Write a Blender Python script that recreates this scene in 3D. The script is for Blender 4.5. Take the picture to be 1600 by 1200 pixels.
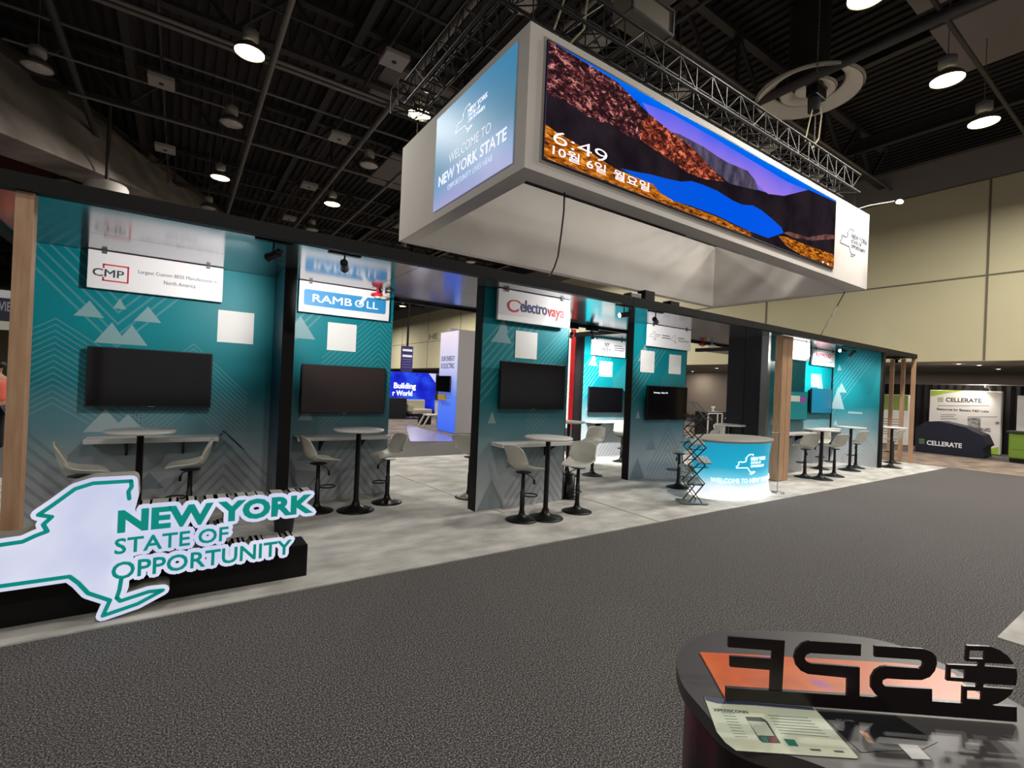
import bpy, math, random
from mathutils import Vector, Matrix
from mathutils.geometry import tessellate_polygon
random.seed(7)
PI = math.pi
for o in list(bpy.data.objects): bpy.data.objects.remove(o)
S = bpy.context.scene
COL = S.collection

# ------------------------------------------------------------------ camera
FPX = 759.07; H = 1.70
yaw, pit, rol = math.radians(55.603), math.radians(0.197), math.radians(2.472)
fw = Vector((math.cos(yaw)*math.cos(pit), math.sin(yaw)*math.cos(pit), math.sin(pit)))
r0 = fw.cross(Vector((0, 0, 1))).normalized(); u0 = r0.cross(fw)
RT = r0*math.cos(rol) + u0*math.sin(rol); UP = u0*math.cos(rol) - r0*math.sin(rol)
cd = bpy.data.cameras.new('camera'); cam = bpy.data.objects.new('camera', cd); COL.objects.link(cam)
cd.sensor_width = 36; cd.lens = FPX/1600*36; cd.clip_start = 0.05; cd.clip_end = 400
m = Matrix((RT, UP, -fw)).transposed().to_4x4(); m.translation = Vector((0, 0, H)); cam.matrix_world = m
S.camera = cam
S.view_settings.view_transform = 'Standard'; S.view_settings.look = 'None'
S.view_settings.exposure = 0.0; S.view_settings.gamma = 1; S.view_settings.use_curve_mapping = False
w = bpy.data.worlds.new('world'); S.world = w; w.use_nodes = True
w.node_tree.nodes['Background'].inputs[0].default_value = (1, .95, .92, 1)
w.node_tree.nodes['Background'].inputs[1].default_value = 0.28
LAMP_W = 265.0

def ray(x, y): return RT*(x-800) + UP*(600-y) + fw*FPX
def at(x, y, ax, val):
    """point of a photograph pixel on the world plane (ax 0 X, 1 Y, 2 Z) = val"""
    d = ray(x, y); t = (val - (H if ax == 2 else 0))/d[ax]
    return d*t + Vector((0, 0, H))
def atd(x, y, depth):
    d = ray(x, y); return d*(depth/FPX) + Vector((0, 0, H))

# ------------------------------------------------------------------ materials
MATS = {}
def lin(c):
    return tuple(((v/255)/12.92 if v/255 <= .04045 else ((v/255+.055)/1.055)**2.4) for v in c)
def mat(name, rgb, rough=.6, metal=0, emit=0, spec=.5, ecol=None, alpha=None, trans=0):
    if name in MATS: return MATS[name]
    M = bpy.data.materials.new(name); M.use_nodes = True; b = M.node_tree.nodes['Principled BSDF']
    c = lin(rgb)
    b.inputs['Base Color'].default_value = (*c, 1); b.inputs['Roughness'].default_value = rough
    b.inputs['Metallic'].default_value = metal; b.inputs['Specular IOR Level'].default_value = spec
    if emit:
        b.inputs['Emission Color'].default_value = (*(lin(ecol) if ecol else c), 1); b.inputs['Emission Strength'].default_value = emit
    if trans: b.inputs['Transmission Weight'].default_value = trans
    MATS[name] = M; return M
def nd(M, t, **k):
    n = M.node_tree.nodes.new(t)
    for a, v in k.items(): setattr(n, a, v)
    return n
def noise_mat(name, c1, c2, scale, rough=.9, detail=4, lo=.35, hi=.65, bump=0, stretch=None, emit=0, c3=None, metal=0, bscale=None):
    if name in MATS: return MATS[name]
    M = mat(name, c1, rough, metal); L = M.node_tree.links; b = M.node_tree.nodes['Principled BSDF']
    tc = nd(M, 'ShaderNodeTexCoord'); mp = nd(M, 'ShaderNodeMapping'); L.new(tc.outputs['Object'], mp.inputs[0])
    if stretch: mp.inputs['Scale'].default_value = stretch[:3]
    if stretch and len(stretch) > 3: mp.inputs['Rotation'].default_value = stretch[3]
    n = nd(M, 'ShaderNodeTexNoise'); n.inputs['Scale'].default_value = scale; n.inputs['Detail'].default_value = detail
    if detail >= 12: n.inputs['Roughness'].default_value = .72; n.inputs['Distortion'].default_value = .6
    L.new(mp.outputs[0], n.inputs['Vector'])
    r = nd(M, 'ShaderNodeValToRGB'); r.color_ramp.elements[0].position = lo; r.color_ramp.elements[1].position = hi
    r.color_ramp.elements[0].color = (*lin(c1), 1); r.color_ramp.elements[1].color = (*lin(c2), 1)
    if c3:
        e = r.color_ramp.elements.new((lo+hi)/2); e.color = (*lin(c3), 1)
    L.new(n.outputs['Fac'], r.inputs[0]); L.new(r.outputs[0], b.inputs['Base Color'])
    if emit:
        L.new(r.outputs[0], b.inputs['Emission Color']); b.inputs['Emission Strength'].default_value = emit
        b.inputs['Base Color'].default_value = (0, 0, 0, 1); b.inputs['Specular IOR Level'].default_value = 0 if name.startswith('screen') else .3
        for l in list(b.inputs['Base Color'].links): L.remove(l)
    if bump:
        bp = nd(M, 'ShaderNodeBump'); bp.inputs['Strength'].default_value = bump; bp.inputs['Distance'].default_value = .01
        L.new(n.outputs['Fac'], bp.inputs['Height']); L.new(bp.outputs[0], b.inputs['Normal'])
    return M
def ramp_mat(name, axis, z0, z1, stops, rough=.5, emit=0, light=0, cloud=0, spec=.4):
    """a printed gradient along an object axis; light mixes it towards white (pattern ink)"""
    M = mat(name, (128, 128, 128), rough, spec=spec); L = M.node_tree.links; b = M.node_tree.nodes['Principled BSDF']
    tc = nd(M, 'ShaderNodeTexCoord'); sp = nd(M, 'ShaderNodeSeparateXYZ'); L.new(tc.outputs['Object'], sp.inputs[0])
    mr = nd(M, 'ShaderNodeMapRange'); mr.inputs['From Min'].default_value = z0; mr.inputs['From Max'].default_value = z1
    L.new(sp.outputs[axis], mr.inputs['Value']); src = mr.outputs[0]
    if cloud:
        n = nd(M, 'ShaderNodeTexNoise'); n.inputs['Scale'].default_value = 1.3; n.inputs['Detail'].default_value = 2
        L.new(tc.outputs['Object'], n.inputs['Vector'])
        ma = nd(M, 'ShaderNodeMath', operation='MULTIPLY_ADD'); ma.inputs[1].default_value = cloud; L.new(n.outputs['Fac'], ma.inputs[0]); L.new(src, ma.inputs[2])
        mb = nd(M, 'ShaderNodeMath', operation='SUBTRACT'); mb.inputs[1].default_value = cloud*.5; L.new(ma.outputs[0], mb.inputs[0]); src = mb.outputs[0]
    r = nd(M, 'ShaderNodeValToRGB'); els = r.color_ramp.elements
    while len(els) < len(stops): els.new(.5)
    for e, (p, c) in zip(els, stops):
        e.position = p; c = lin(c)
        if light > 0: c = tuple(v*(1-light)+light*.75 for v in c)
        if light < 0: c = tuple(v*(1+light) for v in c)
        e.color = (*c, 1)
    L.new(src, r.inputs[0]); L.new(r.outputs[0], b.inputs['Base Color'])
    if emit:
        L.new(r.outputs[0], b.inputs['Emission Color']); b.inputs['Emission Strength'].default_value = emit
        if name.startswith('screen'):
            for l in list(b.inputs['Base Color'].links): L.remove(l)
            b.inputs['Base Color'].default_value = (0, 0, 0, 1); b.inputs['Specular IOR Level'].default_value = 0
    return M

TEAL = [(0, (186, 188, 192)), (.17, (166, 174, 178)), (.33, (98, 132, 140)), (.5, (18, 106, 116)), (.72, (0, 124, 134)), (1, (0, 122, 134))]
M_PRINT = ramp_mat('wall print', 2, 0, 3.0, TEAL, .45, cloud=.10, spec=.2)
M_INK = ramp_mat('wall print pale lines', 2, 0, 3.0, TEAL, .45, light=.09, spec=.2)
M_TRI = ramp_mat('wall print pale triangles', 2, 0, 3.0, TEAL, .45, light=.28, spec=.2)
M_TRID = ramp_mat('wall print grey triangles', 2, 0, 3.0, [(0, (138, 148, 153)), (.2, (132, 142, 147)), (1, (112, 124, 128))], .38)
M_INKD = ramp_mat('wall print grey lines', 2, 0, 3.0, [(0, (160, 164, 168)), (.17, (144, 152, 156)), (.33, (86, 118, 126)), (1, (70, 115, 122))], .38)
BLACK = mat('black laminate', (13, 12, 13), .55, spec=.25)
BLKM = mat('black powder coated metal', (16, 15, 15), .35, 0.3)
SCRIM = mat('black satin panel', (48, 48, 52), .3, .3)
MIRR = mat('dark polished ceiling laminate', (150, 152, 158), .14, .85)
WOOD = noise_mat('pale oak veneer', (178, 138, 106), (194, 156, 124), 6, .5, 5, stretch=(6, 6, .5))
WHITE = mat('white plastic', (214, 211, 204), .45)
WHITEB = mat('white sign face', (236, 234, 236), .4)
CARD = mat('white card', (226, 226, 224), .6)
SHELL = mat('white moulded seat', (206, 204, 192), .42)
TOPW = mat('white laminate table top', (216, 212, 208), .35)
SCREEN = mat('switched off glass screen', (9, 9, 12), .12, spec=.6)
BEZEL = mat('black bezel', (12, 12, 13), .4)
GREYM = mat('brushed aluminium', (150, 150, 150), .35, .9)
DKM = mat('dark painted steel', (58, 53, 51), .6, .2)
DKM2 = mat('grey galvanised steel', (116, 110, 106), .5, .4)
BOXW = noise_mat('stretched white fabric', (206, 200, 194), (212, 206, 200), .8, .75)
CREAM = noise_mat('cream wall panels', (202, 194, 158), (210, 202, 166), .3, .8)
CONC = noise_mat('stained concrete', (120, 110, 104), (160, 150, 142), .7, .9, 6, bump=.3)
DRAPE = noise_mat('black drape', (14, 12, 13), (28, 24, 25), 8, .95, stretch=(1, 1, .05))
NAVY = mat('navy cloth', (24, 24, 44), .8)
GREEN = mat('green laminate', (112, 142, 44), .45)
TXT_TEAL = mat('teal vinyl lettering', (0, 158, 148), .45, emit=.35)
TXT_W = mat('white vinyl lettering', (240, 242, 245), .5)
TXT_DK = mat('dark grey lettering', (52, 56, 66), .6)
TXT_G = mat('light grey lettering', (120, 122, 128), .6)
RED = mat('red vinyl', (206, 24, 44), .5)
BLUEV = mat('sky blue vinyl', (40, 140, 200), .45)

# ------------------------------------------------------------------ mesh builder
class MB:
    def __init__(s): s.v = []; s.f = []; s.m = []; s.sm = []
    def add(s, vs, fs, m=0, smooth=False):
        b = len(s.v); s.v += [tuple(v) for v in vs]
        for f in fs: s.f.append([b+i for i in f]); s.m.append(m); s.sm.append(smooth)
        return s
    def box(s, a, b, m=0):
        x0, x1 = sorted((a[0], b[0])); y0, y1 = sorted((a[1], b[1])); z0, z1 = sorted((a[2], b[2]))
        return s.add([(x0,y0,z0),(x1,y0,z0),(x1,y1,z0),(x0,y1,z0),(x0,y0,z1),(x1,y0,z1),(x1,y1,z1),(x0,y1,z1)],
              [(0,3,2,1),(4,5,6,7),(0,1,5,4),(1,2,6,5),(2,3,7,6),(3,0,4,7)], m)
    def hexa(s, p, m=0):
        return s.add(p, [(0,3,2,1),(4,5,6,7),(0,1,5,4),(1,2,6,5),(2,3,7,6),(3,0,4,7)], m)
    def bar(s, p0, p1, wd, ht=None, m=0, up=(0, 0, 1)):
        p0 = Vector(p0); p1 = Vector(p1); d = (p1-p0).normalized(); u = Vector(up)
        if abs(d.dot(u)) > .98: u = Vector((0, 1, 0))
        a = d.cross(u).normalized()*wd/2; b = a.cross(d).normalized()*(ht or wd)/2
        return s.hexa([p0-a-b, p0+a-b, p0+a+b, p0-a+b, p1-a-b, p1+a-b, p1+a+b, p1-a+b], m)
    def rod(s, p0, p1, r, n=8, r1=None, m=0, caps=True):
        p0 = Vector(p0); p1 = Vector(p1); d = (p1-p0).normalized(); u = Vector((0, 0, 1)) if abs(d.z) < .95 else Vector((1, 0, 0))
        a = d.cross(u).normalized(); b = a.cross(d); r1 = r if r1 is None else r1
        vs = [p0+(a*math.cos(2*PI*i/n)+b*math.sin(2*PI*i/n))*r for i in range(n)]+[p1+(a*math.cos(2*PI*i/n)+b*math.sin(2*PI*i/n))*r1 for i in range(n)]
        s.add(vs, [(i, (i+1) % n, n+(i+1) % n, n+i) for i in range(n)], m, n > 6)
        if caps: s.add(vs[:n], [tuple(range(n-1, -1, -1))], m); s.add(vs[n:], [tuple(range(n))], m)
        return s
    def tube(s, pts, r, n=6, m=0):
        for a, b in zip(pts[:-1], pts[1:]): s.rod(a, b, r, n, m=m)
        return s
    def lathe(s, prof, c=(0, 0, 0), n=24, m=0, sx=1, sy=1, caps=True):
        vs = []
        for r, z in prof:
            for i in range(n): vs.append((c[0]+r*sx*math.cos(2*PI*i/n), c[1]+r*sy*math.sin(2*PI*i/n), c[2]+z))
        fs = [(k*n+i, k*n+(i+1) % n, (k+1)*n+(i+1) % n, (k+1)*n+i) for k in range(len(prof)-1) for i in range(n)]
        s.add(vs, fs, m, True)
        if not caps: return s
        if prof[0][0] > 1e-4: s.add(vs[:n], [tuple(range(n-1, -1, -1))], m)
        if prof[-1][0] > 1e-4: s.add(vs[-n:], [tuple(range(n))], m)
        return s
    def torus(s, c, R, r, n=24, k=8, m=0, axis=2):
        vs = []
        for i in range(n):
            a = 2*PI*i/n
            for j in range(k):
                b = 2*PI*j/k; q = (R+r*math.cos(b))
                p = (q*math.cos(a), q*math.sin(a), r*math.sin(b))
                vs.append((c[0]+p[0], c[1]+p[1], c[2]+p[2]))
        return s.add(vs, [(i*k+j, ((i+1) % n)*k+j, ((i+1) % n)*k+(j+1) % k, i*k+(j+1) % k) for i in range(n) for j in range(k)], m, True)
    def prism(s, loops, O, U, V, N, t, m=0, back=True):
        """flat outline (with holes) at O + x U + y V, thickness t along N"""
        O, U, V, N = Vector(O), Vector(U), Vector(V), Vector(N)
        if not isinstance(loops[0][0], (tuple, list)): loops = [loops]
        tr = tessellate_polygon([[Vector((p[0], p[1], 0)) for p in lp] for lp in loops])
        flat = [p for lp in loops for p in lp]
        P0 = [O+U*p[0]+V*p[1] for p in flat]; P1 = [p+N*t for p in P0]
        s.add(P1, tr, m)
        if t and back: s.add(P0, [tuple(reversed(x)) for x in tr], m)
        if t:
            k = 0
            for lp in loops:
                n = len(lp); s.add(P0[k:k+n]+P1[k:k+n], [(i, (i+1) % n, n+(i+1) % n, n+i) for i in range(n)], m); k += n
        return s
    def stroke(s, pts, wd, O, U, V, N, t, m=0, closed=False, n=8):
        """constant-width line drawn on a plane, round joints"""
        q = list(pts)+([pts[0]] if closed else [])
        for a, b in zip(q[:-1], q[1:]):
            dx, dy = b[0]-a[0], b[1]-a[1]; l = math.hypot(dx, dy)
            if l < 1e-6: continue
            nx, ny = -dy/l*wd/2, dx/l*wd/2
            s.prism([(a[0]+nx, a[1]+ny), (a[0]-nx, a[1]-ny), (b[0]-nx, b[1]-ny), (b[0]+nx, b[1]+ny)], O, U, V, N, t, m)
        for a in q: s.prism([(a[0]+wd/2*math.cos(2*PI*i/n), a[1]+wd/2*math.sin(2*PI*i/n)) for i in range(n)], O, U, V, N, t*1.01, m)
        return s
    def text(s, body, O, U, V, N, w, h, t=.002, m=0, bold=0, k=None):
        """lettering fitted to a w x h rectangle whose lower left corner is O"""
        sh = bold if 0 < bold < .04 else 0
        vs, fs = text_mesh(body, 0 if sh else bold)
        if sh:   # heavier strokes: the same outline laid down a little to each side
            n_ = len(vs); b0 = [(v[0]+dx, v[1]+dy, v[2]+.08*kk) for kk, (dx, dy) in enumerate(((-sh, -sh), (sh, -sh), (sh, sh), (-sh, sh), (0, 0))) for v in vs]
            fs = [tuple(i+n_*k for i in f) for k in range(5) for f in fs]; vs = b0
        x0 = min(v[0] for v in vs); x1 = max(v[0] for v in vs); y0 = min(v[1] for v in vs); y1 = max(v[1] for v in vs)
        O, U, V, N = Vector(O), Vector(U), Vector(V), Vector(N)
        sx = w/(x1-x0); sy = (h/(y1-y0)) if h else sx
        return s.add([O+U*((v[0]-x0)*sx)+V*((v[1]-y0)*sy)+N*(t*(.5+v[2])) for v in vs], fs, m)
    def build(s, name, mats, parent=None, world=True, kind=None, bevel=0, label=None):
        me = bpy.data.meshes.new(name); me.from_pydata(s.v, [], s.f)
        for M in (mats if isinstance(mats, (list, tuple)) else [mats]): me.materials.append(M)
        me.polygons.foreach_set('material_index', s.m); me.polygons.foreach_set('use_smooth', s.sm); me.update()
        o = bpy.data.objects.new(name, me); COL.objects.link(o)
        if parent is not None:
            o.parent = parent
            if world and parent.parent is None and parent.type == 'EMPTY': o.location = -parent.location
        if kind: o['kind'] = kind
        if label: o['label'] = label
        if bevel:
            b = o.modifiers.new('bevel', 'BEVEL'); b.width = bevel; b.segments = 2; b.limit_method = 'ANGLE'
        return o
TC = {}
def text_mesh(body, bold=0):
    key = (body, bold)
    if key in TC: return TC[key]
    c = bpy.data.curves.new('lettering', 'FONT'); c.body = body; c.size = 1; c.extrude = .5; c.offset = bold; c.resolution_u = 3; c.align_x = 'CENTER'
    c.space_line = .85
    o = bpy.data.objects.new('lettering', c); COL.objects.link(o)
    dg = bpy.context.evaluated_depsgraph_get(); me = bpy.data.meshes.new_from_object(o.evaluated_get(dg))
    vs = [tuple(v.co) for v in me.vertices]; fs = [tuple(p.vertices) for p in me.polygons]
    bpy.data.objects.remove(o); bpy.data.meshes.remove(me); bpy.data.curves.remove(c)
    TC[key] = (vs, fs); return TC[key]

def thing(name, label, cat, loc=(0, 0, 0), rz=0, group=None):
    o = bpy.data.objects.new(name, None); COL.objects.link(o); o.location = loc; o.rotation_euler = (0, 0, rz)
    o.empty_display_size = .1
    o['label'] = label; o['category'] = cat
    if group: o['group'] = group
    return o
def tag(o, label, cat, group=None):
    o['label'] = label; o['category'] = cat
    if group: o['group'] = group
    return o
def struct(name, mb, mats):
    return mb.build(name, mats, kind='structure')
KIDS = {}
def dup(root, loc, rz=None, label=None, group=None):
    def cp(o, par):
        c = o.copy(); COL.objects.link(c)
        if par is not None: c.parent = par
        for ch in o.children: cp(ch, c)
        return c
    r = cp(root, None); r.location = loc
    if rz is not None: r.rotation_euler = (0, 0, rz)
    if label: r['label'] = label
    if group: r['group'] = group
    return r
X, Y, Z = Vector((1, 0, 0)), Vector((0, 1, 0)), Vector((0, 0, 1))
def light(name, kind, loc, power, col=(1, 1, 1), size=.1, target=None, spot=None, blend=.6, parent=None):
    l = bpy.data.lights.new(name, kind); l.energy = power; l.color = col
    if kind == 'AREA': l.shape = 'DISK'; l.size = size
    else: l.shadow_soft_size = size
    if spot: l.spot_size = math.radians(spot); l.spot_blend = blend
    o = bpy.data.objects.new(name, l); COL.objects.link(o); o.location = loc
    if target is not None:
        o.rotation_euler = (Vector(target)-Vector(loc)).to_track_quat('-Z', 'Y').to_euler()
    return o

# ================================================================== THE HALL
AISLE = noise_mat('dark speckled aisle carpet', (26, 24, 24), (154, 148, 145), 120, .95, 2, .33, .67, bump=.4, c3=(76, 73, 72))
BOOTHC = noise_mat('pale mottled booth carpet', (166, 163, 157), (214, 211, 205), 2.2, .95, 10, .32, .68, bump=.15, stretch=(1, 1.7, 1))
BEIGEC = noise_mat('pinkish beige cross aisle carpet', (118, 100, 88), (164, 146, 130), 2.5, .95, 8, .36, .64)
struct('floor', MB().box((-30, -22, -.1), (60, 95, 0)), AISLE)
def flatthing(name, pts, z0, z1, M, label, cat):
    o = MB().prism([(p[0], p[1]) for p in pts], (0, 0, z0), X, Y, Z, z1-z0).build(name, M)
    return tag(o, label, cat)
flatthing('booth_carpet', [(-3.2, 4.10), (17.05, 4.10), (17.05, 10.2), (-3.2, 10.2)], .0005, .011, BOOTHC, 'pale mottled grey carpet laid under the whole teal display stand', 'carpet')
flatthing('cross_aisle_carpet', [(17.2, -8), (21.0, -8), (21.0, 24), (17.2, 24)], .0005, .008, BEIGEC, 'pinkish beige mottled carpet between the stand and the draped car', 'carpet')
q1, q2 = at(1558, 997, 2, 0), at(1598, 958, 2, 0)
flatthing('neighbour_booth_carpet', [(q1.x, q1.y), (q2.x, q2.y), (q2.x+2.5, q2.y+.15), (q1.x+3, q1.y-2.4), (q1.x+.1, q1.y-2.4)], .0005, .009, BOOTHC, 'pale carpet corner at the right edge beside the dark aisle', 'carpet')
# carpet tape seams in the booth
for i, (a, b) in enumerate([((905, 776), (1030, 815)), ((620, 742), (790, 802))]):
    p, q = at(*a, 2, .011), at(*b, 2, .011)
    tag(MB().bar((p.x, p.y, .014), (q.x, q.y, .014), .035, .006).build('floor_cable_cover', mat('pale tape', (186, 182, 172), .7)),
        ['thin pale cable cover on the carpet right of the third table', 'thin pale cable cover on the carpet between second and third walls'][i], 'cable cover')

# far wall: one plane X = 22, bulkhead above, recess below
XW = 22.0; ZW = 10.45
mb = MB(); mb.box((XW, -24, 3.2), (XW+.4, 92, ZW))
wall = struct('wall_right', mb, [CREAM])
mb = MB()
for y in [at(1548, 300, 0, XW).y + 7.35*k for k in range(-4, 13)]: mb.box((XW-.02, y-.03, 3.22), (XW-.001, y+.03, ZW-1.1))
for z in (3.85+2.2, ): mb.box((XW-.018, -24, z-.025), (XW-.001, 92, z+.025))
mb.box((XW-.03, -24, 9.25), (XW-.001, 92, 9.31)); mb.box((XW-.06, -24, ZW-.1), (XW-.001, 92, ZW))
struct('trim_1', mb, mat('wall joint grey', (112, 106, 88), .8))  # darker grey for the panel joints and horizontal trim lines
struct('trim_2', MB().box((XW-.05, -24, 9.31), (XW-.002, 92, ZW-.1)), mat('grey upper wall band', (140, 134, 130), .8))
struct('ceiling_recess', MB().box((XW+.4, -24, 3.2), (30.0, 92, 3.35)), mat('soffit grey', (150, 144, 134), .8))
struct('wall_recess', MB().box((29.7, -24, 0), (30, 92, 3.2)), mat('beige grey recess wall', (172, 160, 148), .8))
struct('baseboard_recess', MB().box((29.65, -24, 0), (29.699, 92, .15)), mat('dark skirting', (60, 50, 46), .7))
struct('wall_far', MB().box((-30, 92, 0), (27, 92.4, ZW)), CREAM)
struct('wall_left', MB().box((-30.4, -22, 0), (-30, 92, 11.6)), mat('dark hall wall', (60, 54, 52), .9))
# roof deck, corrugated
mb = MB()
n = 0; x = -30
while x < 27:
    dx = .3; z0, z1 = (11.5, 11.58)
    mb.add([(x, -22, z0), (x+.15, -22, z0), (x+.15, 92, z0), (x, 92, z0)], [(0, 1, 2, 3)])
    mb.add([(x+.15, -22, z0), (x+.15, -22, z1), (x+.15, 92, z1), (x+.15, 92, z0)], [(0, 1, 2, 3)])
    mb.add([(x+.15, -22, z1), (x+.3, -22, z1), (x+.3, 92, z1), (x+.15, 92, z1)], [(0, 1, 2, 3)])
    mb.add([(x+.3, -22, z0), (x+.3, -22, z1), (x+.3, 92, z1), (x+.3, 92, z0)], [(0, 3, 2, 1)])
    x += .3
struct('ceiling', mb, mat('black painted roof deck', (46, 41, 39), .9))

def lattice(mb, p0, p1, h, nb, r=.03, chord=.09, m=0):
    """a planar roof truss: chords p0-p1 at top and h lower, zig-zag web"""
    p0 = Vector(p0); p1 = Vector(p1)
    for k in range(nb):
        a = p0.lerp(p1, k/nb); c = p0.lerp(p1, (k+.5)/nb); b = p0.lerp(p1, (k+1)/nb)
        mb.bar(a, c-Vector((0, 0, h)), r*2, m=m); mb.bar(c-Vector((0, 0, h)), b, r*2, m=m); mb.bar(a, a-Vector((0, 0, h)), r*1.6, m=m)
ys = [1.5, 7.5, 13.5, 19.5, 26, 33, 41, 50, 62]
for i, y in enumerate(ys):
    t = thing('roof_truss', 'long black roof truss running along the hall, %s' % ['nearest, above the aisle', 'above the hanging screen box', 'second behind the hanging box', 'third behind the hanging box', 'fourth behind the hanging box', 'fifth behind the hanging box', 'sixth behind the hanging box', 'next to last in the distance', 'farthest and smallest'][i], 'roof truss', (0, y, 11.4), group='roof trusses along the hall')
    MB().bar((-28, y, 11.3), (22, y, 11.3), .22, .12).build('top_chord', DKM, t)
    MB().bar((-28, y, 9.9), (22, y, 9.9), .24, .12).build('bottom_chord', DKM, t)
    mb = MB(); lattice(mb, (-28, y, 11.3), (22, y, 11.3), 1.4, 20, .045); mb.build('web', DKM, t)
for i, x in enumerate([-22, -13, -7, -1.5, 3.5, 9, 14.5, 19.5]):
    t = thing('roof_joist', 'dark steel joist crossing the roof, %s' % ['first from the left end', 'second from the left end', 'third from the left end', 'fourth from the left end', 'over the left part of the stand', 'over the middle of the stand', 'over the right part of the stand', 'nearest the cream wall'][i], 'roof joist', (x, 0, 10.8), group='steel joists across the roof')
    mb = MB(); mb.bar((x, -20, 10.85), (x, 90, 10.85), .2, .06); mb.bar((x, -20, 10.45), (x, 90, 10.45), .2, .06); mb.bar((x, -20, 10.65), (x, 90, 10.65), .03, .4); mb.build('beam', DKM, t)
# thin service pipes read off the photograph: Y-running and X-running
def zline(px, py, z): return at(px, py, 2, z)
for i, (px, py, z, r) in enumerate([(455, 2, 9.0, .07), (640, 128, 9.0, .07), (585, 110, 9.6, .035), (96, 60, 9.4, .09), (1020, 60, 9.2, .045), (1440, 40, 9.3, .12), (560, 330, 9.0, .06), (250, 60, 9.7, .03)]):
    p = zline(px, py, z)
    tag(MB().rod((p.x, -14, z), (p.x, 88, z), r, 8).rod((p.x, -14, z+.02), (p.x, -13.9, 11.5), .02).build('service_pipe', DKM2 if i in (0, 1, 6) else DKM),
        'ceiling pipe crossing the hall, %s' % ['passing above the second lit lamp', 'ending above the corner of the hanging box', 'thin one left of the hanging box', 'above the concrete beam at far left', 'behind the front lighting truss', 'thick one near the cream wall', 'far one low above the second wall', 'thin one near the left edge'][i], 'pipe', 'ceiling pipes')
for i, (px, py, z, r) in enumerate([(180, 0, 9.15, .05), (258, 28, 9.3, .05), (30, 68, 9.1, .03), (440, 20, 9.4, .025), (130, 48, 10, .04), (740, 60, 9.6, .04), (1100, 96, 9.7, .04), (1500, 60, 9.4, .05), (420, 232, 9.1, .04), (370, 285, 9.0, .035), (560, 150, 9.3, .06)]):
    p = zline(px, py, z)
    xs_ = -28
    if i in (2, 8, 9):   # these start on the concrete beam
        a_, b_ = atd(-160, 60, 10.5), atd(350, 344, 27.5); xs_ = a_.x+(b_.x-a_.x)*(p.y-a_.y)/(b_.y-a_.y)+1.9
    tag(MB().rod((xs_, p.y, z), (21.9, p.y, z), r, 8).build('conduit', DKM2 if i % 2 == 0 else DKM),
        'long conduit under the roof, %s' % ['bright one above the large lit lamp', 'just below the bright one', 'leading past the unlit lamp at far left', 'crossing top centre', 'dark one at upper left', 'above the hanging box', 'behind the lighting truss', 'above the two lamps at right', 'among the left lamps', 'lowest of the left group', 'middle one by the hanging box'][i], 'conduit', 'long conduits under the roof')
# ducts and boards between the trusses
PALE = mat('dull grey duct board', (118, 110, 106), .8)
for i, (x0, y0, x1, y1, z, lab) in enumerate([(6.5, 5.2, 8.6, 7.2, 10.2, 'grey acoustic board above the front lighting truss'), (11, 1.2, 13.2, 4.0, 10.3, 'grey acoustic board at top right above the chain hoist'),
        (14, 1, 16.5, 4, 10.3, 'grey acoustic board beside the round diffuser'), (6, 17, 9, 20, 9.8, 'grey acoustic board right of the far lamps'), (9, 22, 13, 25, 9.8, 'far grey acoustic board seen left of the hanging box'), (4.2, 12.6, 6.2, 14.6, 10, 'grey acoustic board beside the hanging box')]):
    tag(MB().box((x0, y0, z), (x1, y1, z+.12)).build('acoustic_board', PALE, bevel=.02), lab, 'acoustic board')
for i, (px, py) in enumerate([(252, 130), (530, 217), (616, 96), (483, 292), (452, 342), (258, 234), (930, 64)]):
    p = zline(px, py, 8.95)
    mb = MB(); mb.box((p.x-.28, p.y-.28, 8.93), (p.x+.28, p.y+.28, 9.05)); 
    t = thing('ceiling_speaker', 'small pale square plate hung under the roof, %s' % ['left of the unlit lamps', 'right of the two unlit lamps', 'top centre left of the box corner', 'near the far lit lamp', 'lowest and farthest', 'just above the concrete beam', 'behind the front truss'][i], 'ceiling plate', (p.x, p.y, 8.93), group='square plates under the roof')
    mb.build('housing', mat('dull white metal', (150, 144, 138), .7), t, bevel=.02)
    MB().lathe([(.06, 0), (.05, -.012)], (p.x, p.y, 8.93), 12).build('grille', BLKM, t); MB().rod((p.x, p.y, 9.05), (p.x, p.y, 11.4), .012, 6).build('hanger', DKM, t)

# inclined concrete beam
def quad(xa, ya, d): return atd(xa, ya, d)
mb = MB()
n0 = [quad(-160, 140, 9), quad(-160, -35, 10.5), quad(-160, -70, 12), quad(-160, 190, 10.5)]
f0 = [quad(352, 352, 26), quad(350, 336, 26.5), quad(354, 332, 29), quad(340, 356, 28)]
mb.hexa([n0[0], n0[1], n0[2], n0[3], f0[0], f0[1], f0[2], f0[3]])
o = tag(mb.build('concrete_beam', CONC, bevel=.05), 'massive sloping concrete beam under the roof at upper left', 'beam')
p = atd(166, 300, 15)
t = thing('air_duct', 'white round air duct end showing above the left part of the black canopy', 'air duct', (p.x, p.y, p.z-.8))
MB().lathe([(.53, -.8), (.55, -.75), (.55, .16), (.5, .24), (.2, .26)], p, 32).build('drum', mat('white duct', (190, 184, 178), .6), t)
MB().rod((p.x, p.y, p.z+.3), (p.x, p.y, 11.4), .05, 8).build('hanger', DKM, t)

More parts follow.
